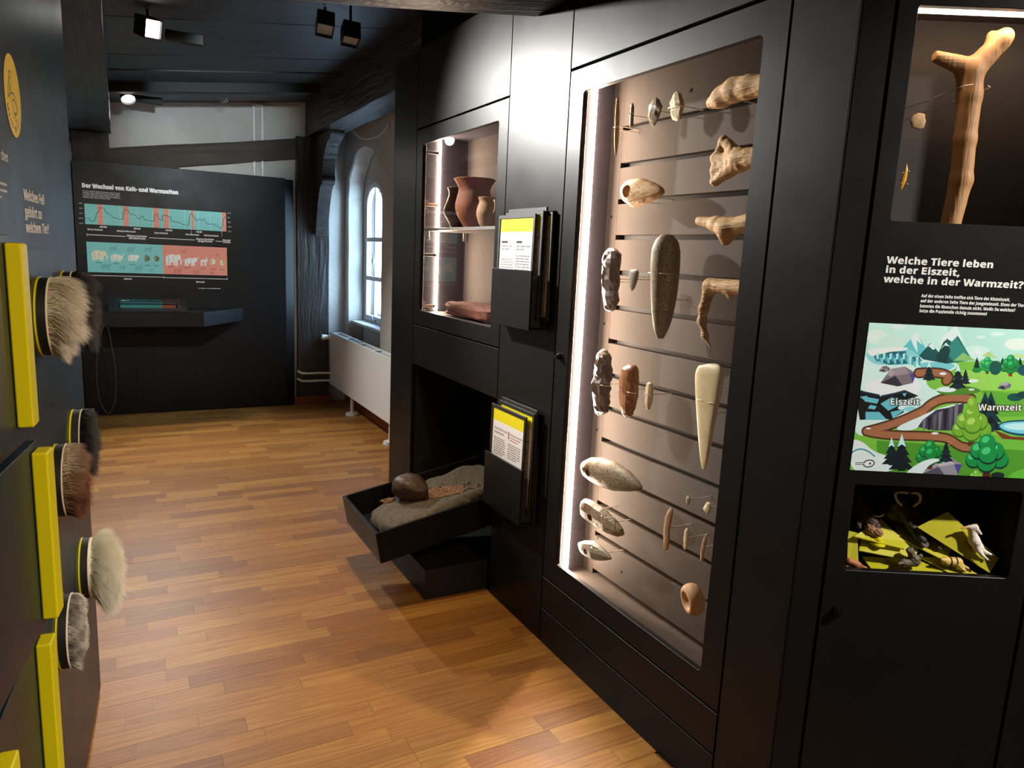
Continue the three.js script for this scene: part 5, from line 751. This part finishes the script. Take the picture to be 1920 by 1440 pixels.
// ================================================================== chart panel at the end of the corridor
const chart = thing('chart_panel', 'large dark panel with climate chart at the end of the corridor', 'panel', [0, 0, -6.95]);
{
  part('panel', bx(-0.30, 0.004, -0.028, 1.358, 2.108, 0, 0.002), M.panelDark, chart);
  const side = new THREE.Shape([[1.358, 0], [1.45, -0.20], [1.43, -0.21], [1.34, -0.028], [1.358, -0.0]].map(([x, z]) => new THREE.Vector2(x, -z)));
  part('return_panel', metricUV(new THREE.ExtrudeGeometry(new THREE.Shape([[1.3595, 0.001], [1.44, 0.042], [1.43, 0.06], [1.35, 0.02]].map((p) => new THREE.Vector2(...p))), { depth: 2.1, bevelEnabled: false }).rotateX(-Math.PI / 2).scale(1, 1, 1)), M.panelDark, chart);
  for (const [a, b] of [[0.094, 0.526]]) part('access_door', bx(a, 0.08, 0.0002, b, 0.80, 0.004, 0.0015), M.panelDark, chart);
  const w = 1.24, h = 0.98, x0 = -0.28, y1 = 1.98;
  const m = print(w, h, 1640, (c) => {
    const X = (x) => x - x0, Y = (y) => y1 - y, tq = '#7fcfc8', sal = '#e8917a', ink = '#1f2f33';
    text(c, 'Der Wechsel von Kalt- und Warmzeiten', X(-0.238), Y(1.895), 0.044, { fit: 0.71, bold: 10, fill: '#ffffff' }); greek(c, X(-0.234), Y(1.87), 0.275, 5, 0.0125, 0.0095, 'rgba(205,205,200,0.75)', 0.05);
    // temperature curve
    const a = -0.228, b = 0.85, t = 1.768, q = 1.605; c.fillStyle = tq; c.fillRect(X(a), Y(t), b - a, t - q);
    const bands = [[0.085, 0.035], [0.256, 0.037], [0.466, 0.039], [0.539, 0.036], [0.737, 0.02], [0.968, 0.032]]; c.fillStyle = sal; for (const [p, l] of bands) c.fillRect(X(a + p * (b - a)), Y(t), l * (b - a), t - q);
    c.strokeStyle = 'rgba(235,250,245,0.65)'; c.lineWidth = 0.0025; for (const p of [0.122, 0.235, 0.352, 0.462, 0.577, 0.69, 0.735, 0.79, 0.88, 0.965]) { c.beginPath(); c.moveTo(X(a + p * (b - a)), Y(t)); c.lineTo(X(a + p * (b - a)), Y(q - (p === 0.735 || p === 0.965 ? 0.05 : 0))); c.stroke(); } c.lineWidth = 0.001; for (let i = 1; i < 4; i++) { c.beginPath(); c.moveTo(X(a), Y(lerp(t, q, i / 4))); c.lineTo(X(b), Y(lerp(t, q, i / 4))); c.stroke(); }
    const curve = [[0, 0.72], [0.02, 0.7], [0.045, 0.85], [0.06, 0.82], [0.085, 0.4], [0.105, 0.16], [0.125, 0.17], [0.15, 0.42], [0.2, 0.62], [0.235, 0.68], [0.25, 0.66], [0.262, 0.3], [0.272, 0.14], [0.285, 0.2], [0.31, 0.4], [0.33, 0.4], [0.365, 0.58], [0.385, 0.45], [0.41, 0.64], [0.44, 0.66], [0.465, 0.68], [0.478, 0.3], [0.488, 0.28], [0.505, 0.55], [0.525, 0.6], [0.535, 0.32], [0.55, 0.33], [0.58, 0.4], [0.6, 0.62], [0.64, 0.66], [0.68, 0.75], [0.715, 0.8], [0.728, 0.3], [0.74, 0.14], [0.755, 0.3], [0.775, 0.5], [0.8, 0.42], [0.815, 0.5], [0.83, 0.42], [0.86, 0.66], [0.89, 0.64], [0.93, 0.72], [0.955, 0.86], [0.968, 0.76], [0.98, 0.32], [1, 0.22]];
    c.strokeStyle = ink; c.lineWidth = 0.0042; c.lineJoin = 'round'; c.beginPath(); curve.forEach(([u, v], i) => { const x = X(a + u * (b - a)), y = Y(lerp(t, q, v)); if (!i) c.moveTo(x, y); else { const [pu, pv] = curve[i - 1], px = X(a + pu * (b - a)), py = Y(lerp(t, q, pv)); c.bezierCurveTo(lerp(px, x, 0.5), py, lerp(px, x, 0.5), y, x, y); } }); c.stroke();
    const sm = (s, x, y, f, sz = 0.017) => text(c, s, X(x), Y(y), sz, { fit: f, fill: '#ecece6', bold: 4 });
    ['+5°C', '0°C', '-5°C', '-10°C', '-15°C'].forEach((s, i) => { text(c, s, X(a - 0.012), Y(t - 0.006 - i * 0.0395), 0.014, { align: 'right', fill: '#cfcfca' }); text(c, s, X(b + 0.01), Y(t - 0.008 - i * 0.0395), 0.014, { fill: '#cfcfca' }); });
    sm('-400.000', -0.13, 1.583, 0.055); sm('-300.000', 0.117, 1.583, 0.055); sm('-200.000', 0.36, 1.583, 0.055); sm('-100.000', 0.6, 1.583, 0.05);
    sm('Elster-Kaltzeit', -0.215, 1.558, 0.11); sm('Holstein-Warmzeit', -0.005, 1.557, 0.14); sm('Saale-Kaltzeit', 0.275, 1.557, 0.105); sm('Eem-Warmzeit', 0.52, 1.557, 0.105); sm('Weichsel-Kaltzeit', 0.665, 1.557, 0.12);
    c.fillStyle = '#cfcfca'; const bar = (x0b, x1b, y, th = 0.0065) => c.fillRect(X(x0b), Y(y), x1b - x0b, th); bar(-0.222, 0.057, 1.524); bar(0.235, 0.59, 1.522); bar(0.757, 0.815, 1.52); c.fillRect(X(-0.222), Y(1.533), 0.003, 0.026);
    sm('Mittleres Eiszeitalter', 0.068, 1.521, 0.152, 0.021); sm('(Mittelpleistozän)', 0.082, 1.502, 0.126, 0.021); sm('Jüngeres Eiszeitalter', 0.602, 1.523, 0.145, 0.02); sm('(Jungpleistozän)', 0.615, 1.505, 0.118, 0.02); sm('Warmzeit', 0.818, 1.523, 0.065, 0.02); sm('(Holozän)', 0.82, 1.506, 0.062, 0.02);
    // animals and plants of the two climates
    const d = 1.464, e = 1.218, mid = 0.335; c.fillStyle = tq; c.fillRect(X(a), Y(d), mid - a, d - e); c.fillStyle = sal; c.fillRect(X(mid), Y(d), b - mid, d - e);
    const beast = (x, y, s, o) => { c.save(); c.translate(X(x), Y(y)); c.scale(s * (o.flip ? -1 : 1), s); c.fillStyle = o.fill; c.strokeStyle = '#8a7c4c'; c.lineWidth = 0.03; c.beginPath(); c.ellipse(0, 0, o.l ?? 0.5, o.b ?? 0.33, 0, 0, 7); c.fill(); c.beginPath(); c.ellipse(0.5, -0.12 + (o.head ?? 0), 0.2, o.hh ?? 0.24, 0, 0, 7); c.fill(); for (const lx of [-0.4, -0.2, 0.2, 0.38]) { c.beginPath(); c.rect(lx - 0.07, 0.1, 0.14, o.leg ?? 0.5); c.fill(); } if (o.trunk) { c.strokeStyle = o.fill; c.lineWidth = 0.1; c.beginPath(); c.moveTo(0.62, -0.05); c.bezierCurveTo(0.75, 0.2, 0.7, 0.4, 0.66, 0.5); c.stroke(); c.lineWidth = 0.04; c.strokeStyle = '#f6f0da'; c.beginPath(); c.moveTo(0.6, 0.05); c.bezierCurveTo(0.75, 0.25, 0.85, 0.2, 0.9, 0.05); c.stroke(); } if (o.horn) { c.strokeStyle = o.fill; c.lineWidth = 0.06; c.beginPath(); c.moveTo(0.62, -0.1); c.lineTo(0.85, -0.4); c.stroke(); } if (o.antl) { c.strokeStyle = o.fill; c.lineWidth = 0.05; c.beginPath(); c.moveTo(0.5, -0.3); c.lineTo(0.35, -0.7); c.moveTo(0.5, -0.3); c.lineTo(0.65, -0.7); c.stroke(); } c.strokeStyle = 'rgba(110,100,60,0.5)'; c.lineWidth = 0.04; c.beginPath(); c.moveTo(-0.3, -0.2); c.lineTo(-0.22, 0.3); c.moveTo(0.1, -0.2); c.lineTo(0.12, 0.25); c.stroke(); c.restore(); };
    const plant = (x, y, s, cols) => { c.save(); c.translate(X(x), Y(y)); c.scale(s, s); for (let i = 0; i < 9; i++) { const g = i * 2.4; c.fillStyle = cols[i % cols.length]; c.beginPath(); c.ellipse(Math.cos(g) * 0.3, Math.sin(g) * 0.4, 0.24, 0.14, g, 0, 7); c.fill(); } c.strokeStyle = cols[0]; c.lineWidth = 0.06; c.beginPath(); c.moveTo(0, 0.6); c.lineTo(0.05, -0.3); c.stroke(); c.restore(); };
    beast(-0.15, 1.362, 0.09, { fill: '#ece9c6', trunk: 1, leg: 0.45, b: 0.4 }); beast(-0.02, 1.347, 0.075, { fill: '#ecefdf', horn: 1, head: 0.15, leg: 0.4 }); beast(0.105, 1.347, 0.07, { fill: '#f0f1e6', leg: 0.32, b: 0.36 }); plant(0.21, 1.346, 0.045, ['#5d6a38', '#7a7a40', '#4d5a34']); plant(0.285, 1.346, 0.042, ['#5d6a38', '#8a7a40', '#46583a']);
    beast(0.405, 1.352, 0.1, { fill: '#f3efe6', trunk: 1, leg: 0.5, b: 0.36 }); beast(0.545, 1.337, 0.085, { fill: '#f3efe6', horn: 1, leg: 0.42, b: 0.28 }); beast(0.655, 1.342, 0.05, { fill: '#f3efe6', antl: 1, leg: 0.75, b: 0.22 }); plant(0.73, 1.337, 0.045, ['#e6e0bc', '#cfcf96', '#f0ead0']); plant(0.81, 1.332, 0.045, ['#dfd88a', '#e9e4b2', '#b9b060']);
    for (const [x, y, col] of [[-0.17, 1.30, '#3a7a74'], [-0.04, 1.295, '#3a7a74'], [0.075, 1.292, '#3a7a74'], [0.195, 1.29, '#3a7a74'], [0.262, 1.29, '#3a7a74'], [0.375, 1.285, '#9c4a38'], [0.5, 1.281, '#9c4a38'], [0.625, 1.277, '#9c4a38'], [0.715, 1.275, '#9c4a38'], [0.785, 1.273, '#9c4a38']]) greek(c, X(x), Y(y), 0.06, 1, 0.01, 0.009, col, 0);
    c.globalAlpha = 0.28; for (const [x, y, s] of [[-0.04, 1.42, 0.05], [0.09, 1.42, 0.05], [0.22, 1.425, 0.05], [-0.1, 1.27, 0.06], [0.02, 1.265, 0.04], [0.14, 1.265, 0.05], [0.24, 1.25, 0.03]]) beast(x, y, s, { fill: '#3d8f8a', antl: x > 0, leg: 0.5, b: 0.26 }); for (const [x, y, s] of [[0.5, 1.42, 0.04], [0.44, 1.25, 0.06], [0.59, 1.245, 0.05], [0.72, 1.24, 0.04], [0.77, 1.40, 0.03]]) beast(x, y, s, { fill: '#b0604c', antl: 1, leg: 0.5, b: 0.26 }); c.globalAlpha = 1;
    c.fillStyle = '#cfcfca'; bar(a + 0.01, mid, 1.194, 0.006); bar(mid, b, 1.190, 0.006); for (const x of [a + 0.01, mid, b]) c.fillRect(X(x) - 0.0015, Y(1.203), 0.003, 0.022); sm('Kaltzeit', 0.03, 1.163, 0.06, 0.019); sm('Warmzeit', 0.59, 1.15, 0.07, 0.019); greek(c, X(0.605), Y(1.105), 0.245, 1, 0.01, 0.011, 'rgba(200,200,195,0.75)', 0);
  });
  part('print', new THREE.PlaneGeometry(w, h), m, chart).position.set(x0 + w / 2, y1 - h / 2, 0.0015);
}
{ // console shelf with tilted screen
  const k = thing('console_shelf', 'dark console shelf with slanted right end under the climate chart', 'shelf', [0, 0.815, -6.95]);
  part('body', metricUV(new THREE.ExtrudeGeometry(new THREE.Shape([[-0.31, -0.001], [0.974, -0.001], [0.60, -0.50], [-0.31, -0.50]].map((p) => new THREE.Vector2(...p))), { depth: 0.117, bevelEnabled: false }).rotateX(-Math.PI / 2)), M.panelDark, k);
  const s = thing('touch_screen', 'slanted touch screen showing turquoise and orange chart on the console', 'screen', [0.195, 0.9325, -6.56]); s.rotation.x = 0;
  const w = 0.283, prof = new THREE.Shape([[-0.125, 0], [0.09, 0], [0.09, 0.085], [-0.125, -0.0]].map((p) => new THREE.Vector2(...p)));
  // wedge housing: profile in (z, y)
  const hg = new THREE.ExtrudeGeometry(new THREE.Shape([[0.115, 0], [-0.11, 0], [-0.11, 0.105], [0.115, 0.008]].map((p) => new THREE.Vector2(...p))), { depth: 2 * w, bevelEnabled: false }); hg.rotateY(-Math.PI / 2); hg.translate(w, 0, 0); part('housing', metricUV(hg), M.panelDark, s);
  const tilt = Math.atan2(0.097, 0.225), L = Math.hypot(0.097, 0.225), face = new THREE.Group();
  const scr = print(0.44, 0.16, 2200, (c, W2, H2) => { c.fillStyle = '#0d1d22'; c.fillRect(0, 0, W2, H2); c.fillStyle = '#1d4348'; c.fillRect(0.02, 0.008, 0.3, 0.09); c.fillStyle = '#1a1420'; c.fillRect(0.32, 0.008, 0.1, 0.09); c.fillStyle = '#4c9c94'; c.fillRect(0.02, 0.1, 0.3, 0.05); c.fillStyle = '#b0563c'; c.fillRect(0.32, 0.1, 0.1, 0.05); c.fillStyle = '#b9d6da'; c.fillRect(0.02, 0.062, 0.4, 0.003); c.fillRect(0.313, 0.05, 0.003, 0.028); greek(c, 0.03, 0.018, 0.07, 1, 0.02, 0.02, '#d6f2f4', 0); }, { solid: true, rough: 0.15 });
  scr.emissive = hex('#ffffff'); scr.emissiveMap = scr.map; scr.emissiveIntensity = 0.5; scr.color = hex('#111111');
  const p = part('display', new THREE.PlaneGeometry(0.44, 0.16), scr, s); p.rotation.x = -Math.PI / 2 + tilt; p.position.set(0.0, 0.0565 + 0.0016, 0.0025 + 0.0006);
  const bz = part('bezel', metricUV(plate(rect(-0.232, -0.092, 0.232, 0.092), [rect(-0.22, -0.08, 0.22, 0.08).reverse()], 0.003, 0.0005)), M.black, s); bz.rotation.x = p.rotation.x; bz.position.set(0, 0.0565 + 0.0003, 0.0025 + 0.0002);
  const kn = thing('earpiece', 'dark glossy earpiece on the left end of the console', 'earpiece', [-0.17, 0.9325, -6.62]); part('cup', [new THREE.CylinderGeometry(0.034, 0.034, 0.05, 28).translate(0, 0.03, 0)], M.blackGloss, kn); part('base', new THREE.CylinderGeometry(0.03, 0.036, 0.006, 28).translate(0, 0.003, 0), M.chrome, kn);
  single('cable_loop', tube([[-0.12, 0.84, -6.44], [-0.16, 0.72, -6.43], [-0.19, 0.45, -6.43], [-0.17, 0.20, -6.44], [-0.125, 0.125, -6.44], [-0.08, 0.2, -6.45], [-0.06, 0.45, -6.46], [-0.085, 0.72, -6.47], [-0.10, 0.85, -6.46]], 0.004, 60, 6), std({ color: hex('#3c3a38'), roughness: 0.4 }), 'thin dark cable loop hanging below the console', 'cable');
}

// ================================================================== track spotlights, and unseen fill spots added behind the beam
function spot(key, label, o = {}) {
  const L = LAMPS[key], at = new THREE.Vector3(...L.at), aim = new THREE.Vector3(...L.aim), d = aim.clone().sub(at).normalize();
  const t = thing('track_spot', label, 'spotlight', L.at);
  const q = new THREE.Quaternion().setFromUnitVectors(new THREE.Vector3(0, 0, 1), d), up = new THREE.Vector3(0, 1, 0);
  const orient = (g) => { g.applyQuaternion(q); return g; };
  const r = o.r ?? 0.042, len = 0.09;
  if (o.square) { part('head', metricUV(orient(plate(rect(-r, -r, r, r), [rect(-r + 0.005, -r + 0.005, r - 0.005, r - 0.005).reverse()], len, 0.001).translate(0, 0, -len))), M.black, t); part('head_back', orient(bx(-r, -r, -len - 0.004, r, r, -len + 0.002, 0.002)), M.black, t); }
  else { part('head', orient(new THREE.CylinderGeometry(r, r * 0.92, len, 32, 1, true).rotateX(Math.PI / 2).translate(0, 0, -len / 2)), M.black, t).material.side = THREE.DoubleSide; part('head_back', orient(new THREE.CylinderGeometry(r * 0.92, r * 0.8, 0.012, 32).rotateX(Math.PI / 2).translate(0, 0, -len)), M.black, t); }
  const e = L.cd ? std({ color: 0xffffff, emissive: L.color, emissiveIntensity: o.glow ?? 14, roughness: 0.4 }) : std({ color: hex('#b9c4cc'), roughness: 0.35 });
  part('lens', orient(o.square ? bx(-r + 0.006, -r + 0.006, -0.02, r - 0.006, r - 0.006, -0.016) : new THREE.CylinderGeometry(r - 0.004, r - 0.004, 0.004, 32).rotateX(Math.PI / 2).translate(0, 0, -0.018)), e, t);
  const top = ceilY(L.at[0]) - L.at[1] - 0.012, back = d.clone().multiplyScalar(-0.05);
  part('stem', rod([back.x, back.y, back.z], [back.x, Math.max(top, back.y + 0.02), back.z], 0.007, 0.007, 10), M.black, t);
  if (o.gear) { const g = o.gear; part('gear_box', bx(g[0], g[1], g[2], g[3], g[4], g[5], 0.003), M.black, t); }
  if (!L.cd) return t;
  const s = new THREE.SpotLight(L.color, L.cd, 0, L.angle, L.pen, 2); s.position.copy(d).multiplyScalar(0.004); s.target.position.copy(d).multiplyScalar(2); s.castShadow = true; s.shadow.radius = 2; s.name = 'spot_light'; t.add(s); t.add(s.target);
  return t;
}
spot('wallWasher', 'square glowing track spotlight on the ceiling, upper left', { square: true, r: 0.046, gear: [0.06, 0.0, -0.2, 0.24, 0.05, -0.15] });
spot('backRound', 'round glowing track spotlight before the white end wall', { r: 0.05, gear: [0.04, 0.02, -0.2, 0.24, 0.07, -0.15], glow: 18 });
spot('twinA', 'left head of the dark twin spotlight behind the cross beam', { square: true, r: 0.044 });
spot('twinB', 'right head of the dark twin spotlight behind the cross beam', { square: true, r: 0.044 });
spot('addedFillA', 'added unseen fill spotlight behind the cross beam brightening the climate chart', { square: true });
spot('addedFillC', 'added unseen bluish fill spotlight behind the cross beam brightening the white end wall', { square: true, r: 0.036 });
spot('addedFillB', 'added unseen warm fill spotlight behind the cross beam brightening the floor', { square: true });
spot('rearA', 'warm track spotlight behind the viewer aimed at the puzzle cabinet', { r: 0.04 });
spot('rearB', 'warm track spotlight behind the viewer aimed at the floor', { r: 0.04 });
renderer.render(scene, camera);
